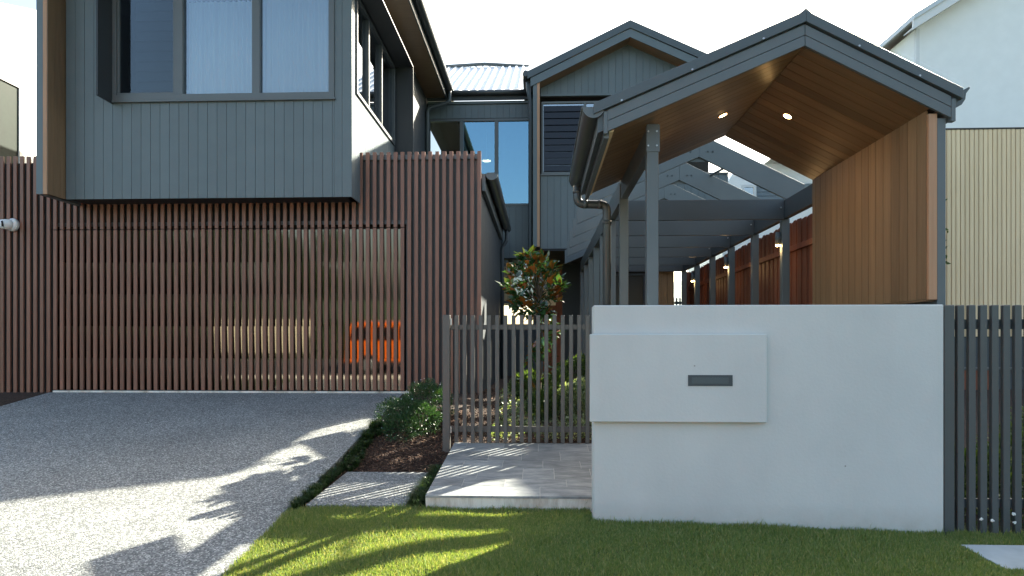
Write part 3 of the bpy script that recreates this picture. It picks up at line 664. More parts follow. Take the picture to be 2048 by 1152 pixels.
# tall room behind the link window, window on its far side left open to nothing bright
rm = MB(); rm.box(xk0, xk1, YK + 3.2, YK + 3.25, lz(413), lz(230)); rm.box(xk0, xk1, YK + 0.15, YK + 3.2, lz(413) - 0.05, lz(413)); rm.box(xk0, xk1, YK + 0.15, YK + 3.2, lz(230), lz(230) + 0.05); rm.build('room_lining', 'room', house)
# corrugated link roof
rx0, rx1 = XR + 0.4, X(1052, YK)
rz0 = lz(189); yr0, yr1 = YK - 0.15, YK + 5.0
rz1 = Z(974, 134, yr1)
lr = MB().poly([(rx0, yr0, rz0), (rx1, yr0, rz0), (rx1, yr1, rz1), (rx0 - 0.9, yr1, rz1), (rx0, yr0, rz0 - 0.03), (rx1, yr0, rz0 - 0.03), (rx1, yr1, rz1 - 0.03), (rx0 - 0.9, yr1, rz1 - 0.03)],
    [(0, 1, 2, 3), (7, 6, 5, 4), (0, 4, 5, 1), (1, 5, 6, 2), (2, 6, 7, 3), (3, 7, 4, 0)]).build('link_roof', 'roofmetal', house)
src = None; x = rx0 - 0.7
while x < rx1 + 0.01:
    ya = yr0 if x > rx0 else yr0 + (rx0 - x) / 0.9 * (yr1 - yr0)
    za = rz0 + (rz1 - rz0) * (ya - yr0) / (yr1 - yr0)
    P = [(x - 0.05, ya, za), (x - 0.022, ya, za + 0.04), (x + 0.022, ya, za + 0.04), (x + 0.05, ya, za), (x - 0.05, yr1, rz1), (x - 0.022, yr1, rz1 + 0.04), (x + 0.022, yr1, rz1 + 0.04), (x + 0.05, yr1, rz1)]
    MB().poly(P, [(0, 3, 2, 1), (4, 5, 6, 7), (0, 1, 5, 4), (1, 2, 6, 5), (2, 3, 7, 6), (3, 0, 4, 7)]).build('rib', 'roofmetal', lr); x += 0.225
MB().tube([(rx0 - 1, yr1, rz1 + 0.02), (rx0 + 0.7, yr1, rz1 + 0.1), (rx1, yr1, rz1 + 0.0)], 0.06, 8).build('ridge_cap', 'frame', lr)
# ground floor under the link: brown window wall with an opening right through
zsof = lz(516)
zo0, zo1 = 0.6, Z(1030, 606, YK)
gfw = MB(); xo0, xo1 = X(1006, YK), X(1068, YK)
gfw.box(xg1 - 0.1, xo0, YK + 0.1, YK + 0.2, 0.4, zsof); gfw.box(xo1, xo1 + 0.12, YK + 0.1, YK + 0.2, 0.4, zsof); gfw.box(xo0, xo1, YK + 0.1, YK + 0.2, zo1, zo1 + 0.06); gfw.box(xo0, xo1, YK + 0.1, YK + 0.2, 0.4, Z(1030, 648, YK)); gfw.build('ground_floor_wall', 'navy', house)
bx('pane', 'glass', house, xo0, xo1, YK + 0.14, YK + 0.146, zo1 + 0.06, zsof).name = 'highlight_pane'
bx('inner_wall', 'batten', house, xo0 - 1, xo1 + 0.6, YK + 1.6, YK + 1.65, zo1 + 0.03, zsof + 0.3)
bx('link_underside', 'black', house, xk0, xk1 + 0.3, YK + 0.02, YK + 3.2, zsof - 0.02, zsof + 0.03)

# ------------------------------------------------------------------ gable wing
YM = 16.9
mz = lambda u, v: Z(u, v, YM)
gx0, gx1 = X(1064, YM), X(1466, YM); pk = X(1260, YM)
gw0 = X(1066, YM); gtop = lambda x: (mz(1260, 57) - (mz(1260, 57) - mz(1057, 158)) * (pk - x) / (pk - X(1057, YM))) if x < pk else (mz(1260, 57) - 0.46 * (x - pk))
# barge + roof edge
def slope_piece(name, mt, parent, f, x0, x1, off0, off1, y0, y1, apex=None, bevel=0):
    xs_ = [x0] + ([apex] if apex and x0 < apex < x1 else []) + [x1]
    pts = [(x, f(x) + off0) for x in xs_] + [(x, f(x) + off1) for x in reversed(xs_)]
    mb = MB(); n = len(xs_)
    for i in range(n - 1):
        a, b_ = xs_[i], xs_[i + 1]
        mb.prism_xz([(a, f(a) + off0), (b_, f(b_) + off0), (b_, f(b_) + off1), (a, f(a) + off1)], y0, y1)
    return mb.build(name, mt, parent, bevel)
gl_ = X(1055, YM)
groof = slope_piece('gable_roof', 'dark', house, gtop, gl_, pk, 0.02, 0.18, YM, YM + 6)
slope_piece('gable_roof', 'dark', house, gtop, pk, gx1 + 0.2, 0.02, 0.18, YM, YM + 6)
slope_piece('roof_flashing', 'dark', groof, gtop, gl_, pk, 0.0, 0.185, YM - 0.06, YM - 0.002)
slope_piece('roof_flashing', 'dark', groof, gtop, pk, gx1 + 0.2, 0.0, 0.185, YM - 0.06, YM - 0.002)
slope_piece('barge_board', 'clad', groof, gtop, X(1061, YM), pk, -0.22, -0.015, YM - 0.03, YM - 0.002)
slope_piece('barge_board', 'clad', groof, gtop, pk, gx1 + 0.15, -0.22, -0.015, YM - 0.03, YM - 0.002)
slope_piece('gable_soffit', 'cedarX', groof, gtop, X(1078, YM), pk, -0.215, -0.19, YM, YM + 0.42)
slope_piece('gable_soffit', 'cedarX', groof, gtop, pk, gx1, -0.215, -0.19, YM, YM + 0.42)
YC = YM + 0.42
cz = lambda u, v: Z(u, v, YC)
xwl = X(1081, YC)
gwl = MB(); gtf = lambda x: gtop(x) - 0.22
gwl.prism_xz([(xwl - 0.09, cz(1160, 192)), (gx1, cz(1160, 192)), (gx1, gtf(gx1)), (pk, gtf(pk)), (xwl - 0.09, gtf(xwl - 0.09))], YC + 0.022, YC + 0.1); gwl = gwl.build('gable_wall', 'black', house)
boards_front(xwl, gx1, YC, cz(1160, 191), gtf, 0.172, 'clad', gwl)
bx('window_hood', 'clad', house, xwl, gx1, YC - 0.1, YC - 0.002, cz(1160, 194), cz(1160, 190))
# left fin post with timber return
fin2 = bx('side_fin', 'clad', house, X(1066, YM), X(1074, YM), YM, YC + 0.2, mz(1070, 493), gtf(X(1070, YM)) + 0.02)
bx('edge_trim', 'trimwood', fin2, X(1074, YM) + 0.002, X(1079.5, YM), YM + 0.003, YC + 0.02, mz(1070, 493), gtf(X(1077, YM)) + 0.02)
# louvre window
lx0, lx1 = X(1083, YC), X(1167, YC)
wz_b, wz_t = cz(1120, 348), cz(1120, 203)
lv = window('window', house, lx0, X(1290, YC), YC, wz_b, wz_t, [lx1 + 0.04, X(1230, YC)], glasses=['glassdark', 'glassdark', 'glassdark'], fw=0.05, mull=0.07, proud=0.01)
zz = wz_b + 0.07; src = None
while zz < wz_t - 0.1:
    P = MB().prism_yz([(YC - 0.012, zz), (YC + 0.012, zz + 0.15), (YC + 0.018, zz + 0.15), (YC - 0.006, zz)], lx0 + 0.055, lx1 - 0.0)
    if src is None: src = P.build('louvre', 'lens', lv)
    else: again(src, 'louvre', WL[src.name] + Vector((0, 0, zz - wz_b - 0.07)), lv)
    zz += 0.168
rm = MB(); rm.box(xwl, gx1, YC + 2, YC + 2.05, wz_b - 1, wz_t + 1); rm.box(xwl, gx1, YC + 0.12, YC + 2, wz_t + 0.3, wz_t + 0.35); rm.box(xwl - 0.02, xwl + 0.02, YC + 0.12, YC + 2, wz_b - 0.5, wz_t + 0.3); rm.build('room_lining', 'room', house)
lwb = cz(1120, 497)
gw2 = bx('gable_wall', 'black', house, xwl - 0.09, gx1, YC + 0.022, YC + 0.1, lwb, wz_b - 0.01)
boards_front(xwl, gx1, YC, lwb, wz_b - 0.045, 0.172, 'clad', gw2)
bx('window_sill', 'frame', house, xwl, gx1, YC - 0.04, YC - 0.001, wz_b - 0.04, wz_b - 0.003)
# wing bulk: left side wall, underside, recessed ground floor
bx('wing_side_wall', 'navy', house, X(1058, YM), X(1062, YM), YM + 0.05, YM + 6, 3.7, mz(1060, 165))
MB().tube(bent([(X(1056, YM), YM + 0.15, mz(1056, 160)), (X(1056, YM), YM + 0.15, mz(1056, 175)), (X(1061, YM), YM + 0.12, mz(1060, 200)), (X(1061, YM), YM + 0.12, 3.75)]), 0.055, 10).build('downpipe', 'dark', house)
MB().tube([(X(1051, YM), YM - 0.05, mz(1055, 148)), (X(1051, YM), YM + 5.5, mz(1055, 148))], 0.075, 10).build('gutter', 'gutter', house)
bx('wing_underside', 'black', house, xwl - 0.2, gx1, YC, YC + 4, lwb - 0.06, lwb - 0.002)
bx('entry_wall', 'navy', house, X(1125, 20), X(1345, 20), 20.0, 20.1, 0.4, lwb)
bx('entry_door', 'paling', house, X(1078, 20.2), X(1125, 20.2) - 0.01, 20.2, 20.25, 0.7, lwb)
bx('entry_back_wall', 'navy', house, X(1066, 20.6), X(1343, 20.6), 20.6, 20.7, 0.4, lwb + 0.3)
bx('entry_post', 'clad', house, X(1080, YC + 0.3), X(1086, YC + 0.3), YC + 0.3, YC + 0.4, 0.6, lwb - 0.07)
# rear room at the end of the pergola: dark glazing and a timber pier
YE = 16.72
ew = bx('end_wall', 'black', house, X(1165, YE), X(1302, YE), YE, YE + 0.12, 0.4, 3.25)
pier = bx('timber_pier', 'black', house, X(1302, YE) + 0.002, X(1348, YE), YE + 0.022, YE + 2.2, 0.4, 3.3)
boards_front(X(1302, YE) + 0.002, X(1348, YE), YE, 0.4, 3.3, 0.13, 'cedarZ', pier)
window('window', house, X(1168, YE), X(1290, YE), YE - 0.06, 0.75, 3.2, [], glass='oldglass2', fw=0.05, dpt=0.055, fmat='navy')

# pendant lamp inside the link room
pl_ = thing('pendant_lamp', (X(973, YK + 1), YK + 1, Z(973, 318, YK + 1)), 'small white pendant lamp behind the link window', 'lamp')
px_, pz_ = X(973, YK + 1), Z(973, 318, YK + 1)
mb = MB(); mb.tube([(px_, YK + 1, pz_ + 0.10), (px_, YK + 1, pz_ + 0.05), (px_, YK + 1, pz_ - 0.03), (px_, YK + 1, pz_ - 0.05)], [0.02, 0.05, 0.13, 0.135], 16); mb.build('lamp_shade', 'plastic', pl_)
mb = MB(); mb.tube([(px_, YK + 1, pz_ - 0.053), (px_, YK + 1, pz_ - 0.058)], 0.12, 16); mb.build('lamp_glow', 'lampsoft', pl_)
mb = MB(); mb.tube([(px_, YK + 1, pz_ + 0.1), (px_, YK + 1, lz(232))], 0.006, 6); mb.build('cord', 'whitetrim', pl_)

# security camera on the slats
YC_ = YS - 0.01
sc = thing('security_camera', (X(22, YC_), YC_, Z(22, 450, YC_)), 'white dome security camera fixed to the slats beside the garage', 'security camera')
cx_, cz_ = X(24, YC_), Z(24, 450, YC_)
MB().tube([(cx_ + 0.02, YC_ + 0.008, cz_), (cx_ + 0.02, YC_ - 0.03, cz_), (cx_ + 0.01, YC_ - 0.05, cz_)], [0.11, 0.11, 0.09], 20).build('mounting_base', 'plastic', sc, 0.003)
cc = X(12, YC_ - 0.12)
mb = MB(); P = []
pts = [(cc + 0.07, YC_ - 0.04, cz_), (cc + 0.03, YC_ - 0.07, cz_), (cc - 0.01, YC_ - 0.1, cz_ - 0.005), (cc - 0.06, YC_ - 0.15, cz_ - 0.01), (cc - 0.075, YC_ - 0.165, cz_ - 0.012)]
mb.tube(pts, [0.055, 0.08, 0.086, 0.078, 0.058], 18).build('camera_body', 'plastic', sc)
MB().tube([(cc - 0.01, YC_ - 0.168, cz_ - 0.008), (cc - 0.03, YC_ - 0.185, cz_ - 0.012)], [0.054, 0.046], 16).build('lens', 'lens', sc)

# ------------------------------------------------------------------ pergola / entry roof
XP = 2.26; YF0, YB0 = 5.95, 8.45
perg = thing('entry_pergola', (2.2, 8, 0.3), 'grey steel and timber entry pergola with a gabled timber-lined roof', 'pergola')
S = lambda x: 4.02 - 0.423 * (XP - x) if x < XP else 4.02 - 0.52 * (x - XP)
xl0, xr0 = 0.585, 3.475
# barge boards: two courses, flashing above
for (a, b_, nm) in ((xl0, XP - 0.002, 'l'), (XP + 0.002, xr0, 'r')):
    slope_piece('barge_board', 'pergola', perg, S, a, b_, 0.0, 0.088, YF0 - 0.03, YF0 - 0.002, bevel=0.002)
    slope_piece('barge_board', 'pergola', perg, S, a, b_, 0.0925, 0.182, YF0 - 0.03, YF0 - 0.002, bevel=0.002)
slope_piece('roof_flashing', 'dark', perg, S, 0.462, XP - 0.001, 0.196, 0.287, YF0 - 0.055, YF0 - 0.002, bevel=0.002)
slope_piece('roof_flashing', 'dark', perg, S, XP + 0.001, 3.56, 0.196, 0.287, YF0 - 0.055, YF0 - 0.002, bevel=0.002)
bx('barge_end_plate', 'pergola', perg, xl0 - 0.036, xl0 - 0.001, YF0 - 0.034, YF0 + 0.02, S(xl0) - 0.02, S(xl0) + 0.17, 0.002)
bx('barge_end_plate', 'pergola', perg, xr0 + 0.001, xr0 + 0.036, YF0 - 0.034, YF0 + 0.02, S(xr0) - 0.03, S(xr0) + 0.16, 0.002)
MB().prism_xz([(XP - 0.05, S(XP) + 0.27), (XP + 0.05, S(XP) + 0.265), (XP, S(XP) + 0.31)], YF0 - 0.05, YB0).build('ridge_cap', 'dark', perg)
slope_piece('roof_sheet', 'dark', perg, S, 0.50, XP, 0.03, 0.27, YF0, YB0)
slope_piece('roof_sheet', 'dark', perg, S, XP + 0.0001, 3.53, 0.03, 0.27, YF0, YB0)
for xx in (0.70, 1.3, 1.9, 2.7, 3.2):
    yb = YF0 - 0.06; zz = S(xx) + 0.205; MB().tube([(xx, yb + 0.006, zz), (xx, yb - 0.006, zz)], 0.009, 8).build('screw', 'bolt', perg)
# lining boards on the slopes (run down the slope), upright boards on the side wall
npb = 17; pb = (YB0 - YF0) / npb; XWL = 3.31; src = [None, None]
sofl = slope_piece('soffit_lining', 'black', perg, S, 0.605, XP - 0.002, 0.016, 0.028, YF0, YB0 - 0.002)
sofr = slope_piece('soffit_lining', 'black', perg, S, XP + 0.002, XWL + 0.06, 0.016, 0.028, YF0, YB0 - 0.002)
for i in range(npb):
    y0 = YF0 + 0.0 + i * pb + 0.004; y1 = y0 + pb - 0.008
    for sd_, (a, b_, par) in enumerate(((0.605, XP - 0.004, sofl), (XP + 0.004, XWL - 0.001, sofr))):
        if src[sd_] is None: src[sd_] = slope_piece('board', 'cedarX', par, S, a, b_, 0.0, 0.014, y0, y1)
        else: again(src[sd_], 'board', WL[src[sd_].name] + Vector((0, i * pb, 0)), par)
zpb = 1.862
sidew = bx('side_wall', 'pergola', perg, XWL + 0.075, 3.455, YF0 + 0.05, YB0, 0.2, S(3.45) + 0.0)
core = bx('wall_core', 'black', perg, XWL + 0.016, XWL + 0.073, YF0 + 0.08, YB0, zpb + 0.01, S(XWL) + 0.02)
boards_side(YF0 + 0.045, YB0, XWL, zpb, S(XWL) + 0.0, pb, 'cedarZ', core, 0.015, 0.008, sgn=-1)
bx('corner_trim', 'trimwood', perg, XWL + 0.002, XWL + 0.073, YF0 + 0.01, YF0 + 0.044, zpb - 0.01, S(XWL + 0.07), 0.002)
bx('corner_board', 'pergola', perg, XWL + 0.0745, 3.455, YF0 + 0.012, YF0 + 0.048, -0.1, S(3.455), 0.002)
bx('base_trim', 'cedarZ', perg, XWL + 0.002, XWL + 0.07, YF0 + 0.045, YB0, zpb - 0.022, zpb - 0.002)
bx('wall_post', 'dark', perg, XWL + 0.02, XWL + 0.12, YB0 - 0.11, YB0 + 0.02, 0.2, S(XWL) - 0.25)
# eaves: fascia strip + gutters
bx('eave_fascia', 'concrete' if False else 'pergola', perg, 0.555, 0.60, YF0 + 0.022, YB0 + 0.01, S(0.58) - 0.045, S(0.58) + 0.16, 0.002)
MB().prism_xz([(0.601, S(0.6) - 0.01), (0.64, S(0.64) - 0.012), (0.64, S(0.64) - 0.001), (0.601, S(0.6) - 0.001)], YF0 + 0.0, YB0).build('edge_bead', 'batten', perg)
gt = gutter(perg, 0.462, S(0.5) + 0.245, 0.094, YF0 - 0.03, YB0 + 0.13)
mb = MB(); g_ = [(3.50, 3.47), (3.575, 3.505), (3.605, 3.55), (3.612, 3.60), (3.645, 3.645), (3.635, 3.655), (3.60, 3.635), (3.56, 3.625), (3.50, 3.61)]
mb.prism_xz([(x, z) for x, z in g_], YF0 - 0.01, YB0).build('gutter', 'dark', perg, 0.002)
# downpipe with offset
gxc = 0.462; yd = YB0 + 0.02; pr = 0.052
dp = MB().tube(bent([(gxc, yd, 3.56), (gxc, yd, Z(1158, 408, yd)), (X(1214, yd), yd + 0.02, Z(1190, 409, yd)), (X(1214, yd), yd + 0.02, 0.3)], 0.085, 7), pr, 18).build('downpipe', 'gutter', perg)
for (p, qd) in (((gxc, yd, 3.36), 'z'), ((gxc + 0.1, yd, Z(1168, 408, yd)), 'x'), ((X(1200, yd), yd + 0.015, Z(1190, 408.5, yd)), 'x'), ((X(1214, yd), yd + 0.02, Z(1190, 445, yd)), 'z')):
    d_ = Vector((0, 0, 0.022)) if qd == 'z' else Vector((0.022, 0, 0)); MB().tube([Vector(p) - d_, Vector(p) + d_], pr + 0.005, 18).build('collar', 'gutter', dp)
# posts: frames every 1.36 m
YN = [9.76 + 1.36 * i for i in range(6)]
PXL, PXR = 0.98, 3.43; PW = 0.105
zbm0, zbm1 = 3.255, 3.52
p0 = bx('post', 'pergola', perg, 0.975, 0.975 + PW, 6.27, 6.37, 0.3, S(1.0) - 0.005, 0.004)
bx('post_sleeve', 'pergola', perg, 0.970, 0.985 + PW, 6.262, 6.268, Z(1304, 303, 6.26), S(0.99) - 0.01, 0.001)
for (vx, vv) in ((0.985, 3.44), (1.062, 3.44), (0.985, 3.31), (1.062, 3.31)):
    MB().tube([(vx, 6.262, vv - 0.03), (vx, 6.252, vv - 0.03)], 0.008, 8).build('bolt', 'bolt', perg)
again(p0, 'post', (PXL + PW / 2, 8.48, WL[p0.name].z - 0.03), perg)
pl0 = None; pr0 = None
for i, y in enumerate(YN):
    a = bx('post', 'pergola', perg, PXL, PXL + PW, y + 0.06, y + 0.16, 0.5, zbm0 - 0.002, 0.003) if pl0 is None else again(pl0, 'post', (PXL + PW / 2, y + 0.11, WL[pl0.name].z), perg); pl0 = pl0 or a
    a = bx('post', 'pergola', perg, PXR, PXR + PW, y + 0.06, y + 0.16, 0.5, zbm0 - 0.002, 0.003) if pr0 is None else again(pr0, 'post', (PXR + PW / 2, y + 0.11, WL[pr0.name].z), perg); pr0 = pr0 or a
bx('beam', 'dark', perg, PXL + 0.012, PXL + 0.095, 6.375, 8.42, 3.26, S(1.0) - 0.005, 0.003)
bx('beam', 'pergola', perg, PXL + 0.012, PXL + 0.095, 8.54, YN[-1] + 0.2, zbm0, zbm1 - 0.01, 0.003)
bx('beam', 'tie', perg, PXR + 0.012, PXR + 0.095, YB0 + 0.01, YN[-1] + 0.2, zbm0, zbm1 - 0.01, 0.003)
RX = 2.25
Rf = lambda x: 4.13 - 0.425 * (RX - x) if x < RX else 4.13 - 0.50 * (x - RX)
for i, y in enumerate(YN):
    slope_piece('rafter', 'pergola', perg, Rf, 0.60, RX - 0.001, 0.0, 0.33, y, y + 0.045, bevel=0.002)
    slope_piece('rafter', 'pergola', perg, Rf, RX + 0.001, 3.72, 0.0, 0.33, y, y + 0.045, bevel=0.002)
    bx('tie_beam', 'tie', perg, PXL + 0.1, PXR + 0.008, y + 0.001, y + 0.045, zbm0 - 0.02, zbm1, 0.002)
    gp = MB().prism_xz([(RX - 0.30, Rf(RX - 0.3) + 0.15), (RX - 0.30, Rf(RX - 0.3) + 0.02), (RX + 0.3, Rf(RX + 0.3) + 0.02), (RX + 0.3, Rf(RX + 0.3) + 0.15), (RX + 0.3, Rf(RX) + 0.02), (RX - 0.3, Rf(RX) + 0.02)] if False else
        [(RX - 0.22, Rf(RX) - 0.06), (RX + 0.22, Rf(RX) - 0.06), (RX + 0.22, Rf(RX) + 0.06), (RX - 0.22, Rf(RX) + 0.06)], y + 0.046, y + 0.052).build('gusset_plate', 'pergola', perg)
    if i < 4:
        for bxx in (-0.19, -0.12, 0.12, 0.19):
            MB().tube([(RX + bxx, y + 0.002, 4.20), (RX + bxx, y - 0.012, 4.20)], 0.013, 8).build('bolt', 'navy', perg)
        for bxx in (PXR - 0.04,):
            MB().tube([(bxx, y + 0.003, 3.4), (bxx, y - 0.01, 3.4)], 0.012, 8).build('bolt', 'bolt', perg)
# thin strut seen between first two frames
MB().tube([(RX + 0.62, YN[0] + 0.2, 4.13), (RX + 0.50, YN[1], 4.2)], 0.02, 8).build('strut', 'dark', perg)

# downlights recessed in the lining (lit)
def downlight(x, y, label, side, grp='lit downlights in the pergola lining'):
    z = S(x); nrm = Vector((0.423, 0, -1)).normalized() if side < 0 else Vector((-0.52, 0, -1)).normalized()
    c = Vector((x, y, z)); t = thing('downlight', c, label, 'downlight', grp)
    MB().tube([c + nrm * 0.0, c + nrm * 0.006], [0.058, 0.052], 24).build('trim_ring', 'trimwood', t)
    MB().tube([c + nrm * 0.0062, c + nrm * 0.0075], 0.040, 20).build('lamp_disc', 'lamp', t)
    ld = bpy.data.lights.new('downlight_lamp', 'SPOT'); ld.energy = 9; ld.color = (1, 0.66, 0.34); ld.spot_size = R(130); ld.spot_blend = 0.8; ld.shadow_soft_size = 0.035
    lo = bpy.data.objects.new('lamp_light', ld); COL.objects.link(lo); lo.parent = t; lo.location = nrm * 0.03; lo.rotation_euler = (-nrm).to_track_quat('Z', 'Y').to_euler()
downlight(2.58, 7.227, 'lit round downlight on the right slope of the pergola lining', 1)
downlight(1.91, 7.226, 'lit downlight on the left slope of the lining near its back edge', -1)
# lit fittings on the right posts
for i, nm in ((0, 'nearest'), (2, 'middle'), (4, 'farthest')):
    y = YN[i] + 0.11; zc = Z(1565, 476, YN[0]) + 0.0; xx = PXR - 0.045
    t = thing('wall_light', (xx, y, zc), ['lit cylinder light on the pergola post nearest the timber wall', '', 'lit cylinder light on the third post along the paling fence', '', 'lit cylinder light on the last post beside the passage'][i], 'wall light', 'lit wall lights on the right posts')
    MB().tube([(xx, y, zc + 0.10), (xx, y, zc - 0.08)], 0.034, 14).build('light_body', 'dark', t)
    bx('bracket', 'dark', t, xx + 0.03, PXR - 0.001, y - 0.02, y + 0.02, zc - 0.02, zc + 0.02)
    MB().tube([(xx, y, zc - 0.081), (xx, y, zc - 0.10)], 0.03, 12).build('lamp_disc', 'lamp', t)
    ld = bpy.data.lights.new('wall_lamp', 'POINT'); ld.energy = 0.4; ld.color = (1, 0.6, 0.28); ld.shadow_soft_size = 0.03
    lo = bpy.data.objects.new('lamp_light', ld); COL.objects.link(lo); lo.parent = t; lo.location = (-0.02, 0, -0.16)

# ------------------------------------------------------------------ stained paling fence beyond the posts
XF = 3.76; zf = 3.30
pf = thing('paling_fence', (XF, 12, 0.5), 'tall red-brown stained timber paling fence behind the pergola posts', 'fence')
src = None; y = 8.6
while y < 17.3:
    dx = 0.012 if int(round((y - 8.6) / 0.1)) % 2 else 0.0
    if src is None:
        w2 = 0.056; pts = [(y, 0.3), (y + 2 * w2, 0.3), (y + 2 * w2, zf - 0.03), (y + 2 * w2 - 0.02, zf), (y + 0.02, zf), (y, zf - 0.03)]
        src = MB().prism_yz(pts, XF, XF + 0.014).build('paling', 'paling', pf); s0 = WL[src.name].copy()
    else: again(src, 'paling', s0 + Vector((dx, y - 8.6, random.uniform(-0.02, 0.012))), pf)
    y += 0.1
for zr in (2.93, 1.9, 0.9): bx('rail', 'paling', pf, XF - 0.04, XF - 0.002, 8.6, 17.3, zr - 0.08, zr, 0.003)
bx('fence_post', 'paling', pf, XF - 0.1, XF - 0.002, 17.3, 17.4, 0.3, zf)

# low dark picket fence far off through the passage
YD = 22.0
t = thing('far_fence', (X(1360, YD), YD, 0.7), 'low dark picket fence at the far end of the passage', 'fence', )
src = None
for i in range(14):
    xx = X(1332, YD) + i * 0.105
    if src is None: src = bx('picket', 'navy', t, xx, xx + 0.05, YD, YD + 0.02, 0.7, Z(1360, 596, YD)); c0 = WL[src.name].copy()
    else: again(src, 'picket', c0 + Vector((i * 0.105, 0, 0)), t)
bx('rail', 'navy', t, X(1330, YD), X(1332, YD) + 1.45, YD + 0.022, YD + 0.05, Z(1360, 608, YD), Z(1360, 603, YD))

# ------------------------------------------------------------------ neighbours
# pale batten screen on the right
YN_ = 12.9
nb = thing('batten_wall', (9, YN_, 0.5), 'tall pale timber batten screen wall of the neighbouring house', 'wall')
nzt = Z(1960, 259, YN_); nx0 = X(1887.5, YN_) - 0.35; pitch = 8.95 / F * YN_ / 1.028; src = None; x = nx0
bx('backing', 'battenback', nb, nx0, 13.5, YN_ + 0.04, YN_ + 0.3, 1.6, nzt - 0.02)
while x < 12.2:
    for (z0, z1) in ((1.55, Z(1960, 422, YN_) - 0.002), (Z(1960, 422, YN_) + 0.002, nzt)):
        pass
    if src is None: src = bx('batten', 'batten', nb, x, x + pitch * 0.84, YN_, YN_ + 0.03, 1.62, nzt, 0.002); c0 = WL[src.name].copy()
    else: again(src, 'batten', c0 + Vector((x - nx0, 0, random.uniform(-0.003, 0.003))), nb)
    x += pitch
bx('cap', 'battenback', nb, nx0, 13.5, YN_ - 0.01, YN_ + 0.3, nzt + 0.006, nzt + 0.03)
low = bx('lower_wall', 'navy', nb, 6.2, 13.5, YN_ - 0.05, YN_ + 0.3, 0.3, 1.60)
# dark glazed strip with pale frames seen between the pickets
bx('frame', 'frame', nb, 6.2, 13.5, YN_ - 0.12, YN_ - 0.06, 1.02, 1.06); bx('red_panel', 'paling', nb, 6.3, 8.2, YN_ - 0.10, YN_ - 0.06, 0.45, 1.0)
# white neighbour house, right
YQ = 20.0; qx0 = X(1832.5, YQ)
nh = thing('white_house', (18, YQ, 0.5), 'large plain white neighbouring house rising above the batten screen', 'house')
xe0 = X(1807, YQ); ze0 = Z(1807, 55, YQ); sl_ = 0.62
rfq = lambda x: ze0 + (x - xe0) * sl_
nw = MB().prism_xz([(qx0, 0.5), (34, 0.5), (34, rfq(22) - 0.25), (22, rfq(22) - 0.25), (qx0, rfq(qx0) - 0.25)], YQ, YQ + 9).build('wall', 'white', nh)
slope_piece('verge_board', 'whitetrim', nh, rfq, xe0, 22.5, -0.28, -0.02, YQ - 0.5, YQ - 0.45)
slope_piece('roof', 'roofmetal', nh, rfq, xe0, 22.5, -0.02, 0.12, YQ - 0.55, YQ + 9.4)
slope_piece('verge_soffit', 'whitetrim', nh, rfq, xe0, 22.5, -0.25, -0.22, YQ - 0.44, YQ - 0.002)
bx('downpipe', 'whitetrim', nh, qx0 - 0.06, qx0 + 0.04, YQ - 0.1, YQ - 0.002, 0.5, rfq(qx0) - 0.3)
# neighbour seen through the rafters
YV = 26.0
vx = lambda u: X(u, YV); vz = lambda u, v: Z(u, v, YV)
n2 = thing('weatherboard_house', (vx(1540), YV, 0.5), 'pale house with grey weatherboards and a small white window, seen through the rafters', 'house')
MB().prism_xz([(vx(1445), 0.5), (vx(1700), 0.5), (vx(1700), vz(1700, 300)), (vx(1530), vz(1530, 326)), (vx(1470), vz(1470, 342)), (vx(1445), vz(1445, 380))], YV, YV + 6).build('wall', 'white', n2)
slope = lambda x: vz(1528, 322) + 0.0 * x
bx('eave_soffit', 'concrete', n2, vx(1528), vx(1640), YV - 0.9, YV - 0.01, vz(1560, 328), vz(1560, 327))
bx('eave_fascia', 'whitetrim', n2, vx(1522), vx(1640), YV - 1.0, YV - 0.9, vz(1560, 328), vz(1560, 318))
zz = vz(1540, 408); wb = []
wbp = MB(); xb0, xb1 = vx(1512), vx(1640); srcb = None; ztop_ = vz(1540, 373)
while zz < ztop_ - 0.01:
    pb_ = MB().prism_yz([(YV - 0.06, zz), (YV - 0.02, zz), (YV - 0.02, zz + 0.145), (YV - 0.035, zz + 0.145)], xb0, xb1)
    if srcb is None: srcb = pb_.build('weatherboard', 'weather', n2); c0 = WL[srcb.name].copy(); z00 = zz
    else: again(srcb, 'weatherboard', c0 + Vector((0, 0, zz - z00)), n2)
    zz += 0.15
window('window', n2, vx(1483), vx(1511.5), YV - 0.06, vz(1500, 430), vz(1500, 370), [], glass='glassdark', fw=0.09, fmat='whitetrim', dpt=0.05)
bx('inner_wall', 'room', n2, vx(1484), vx(1510), YV - 0.012, YV - 0.002, vz(1500, 429), vz(1500, 371))
# pale rounded roof far beyond the passage
YZ = 45.0
fh = thing('distant_house', (X(1362, YZ), YZ, 0.5), 'pale distant house glimpsed beyond the far picket fence', 'house')
MB().prism_xz([(X(1344, YZ), 0.5), (X(1396, YZ), 0.5), (X(1396, YZ), Z(1396, 563, YZ)), (X(1376, YZ), Z(1376, 559, YZ)), (X(1356, YZ), Z(1356, 561, YZ)), (X(1347, YZ), Z(1347, 565, YZ)), (X(1344, YZ), Z(1344, 570, YZ))], YZ, YZ + 6).build('wall', 'weather', fh)
fh.children[0].data.materials[0] = M['white']
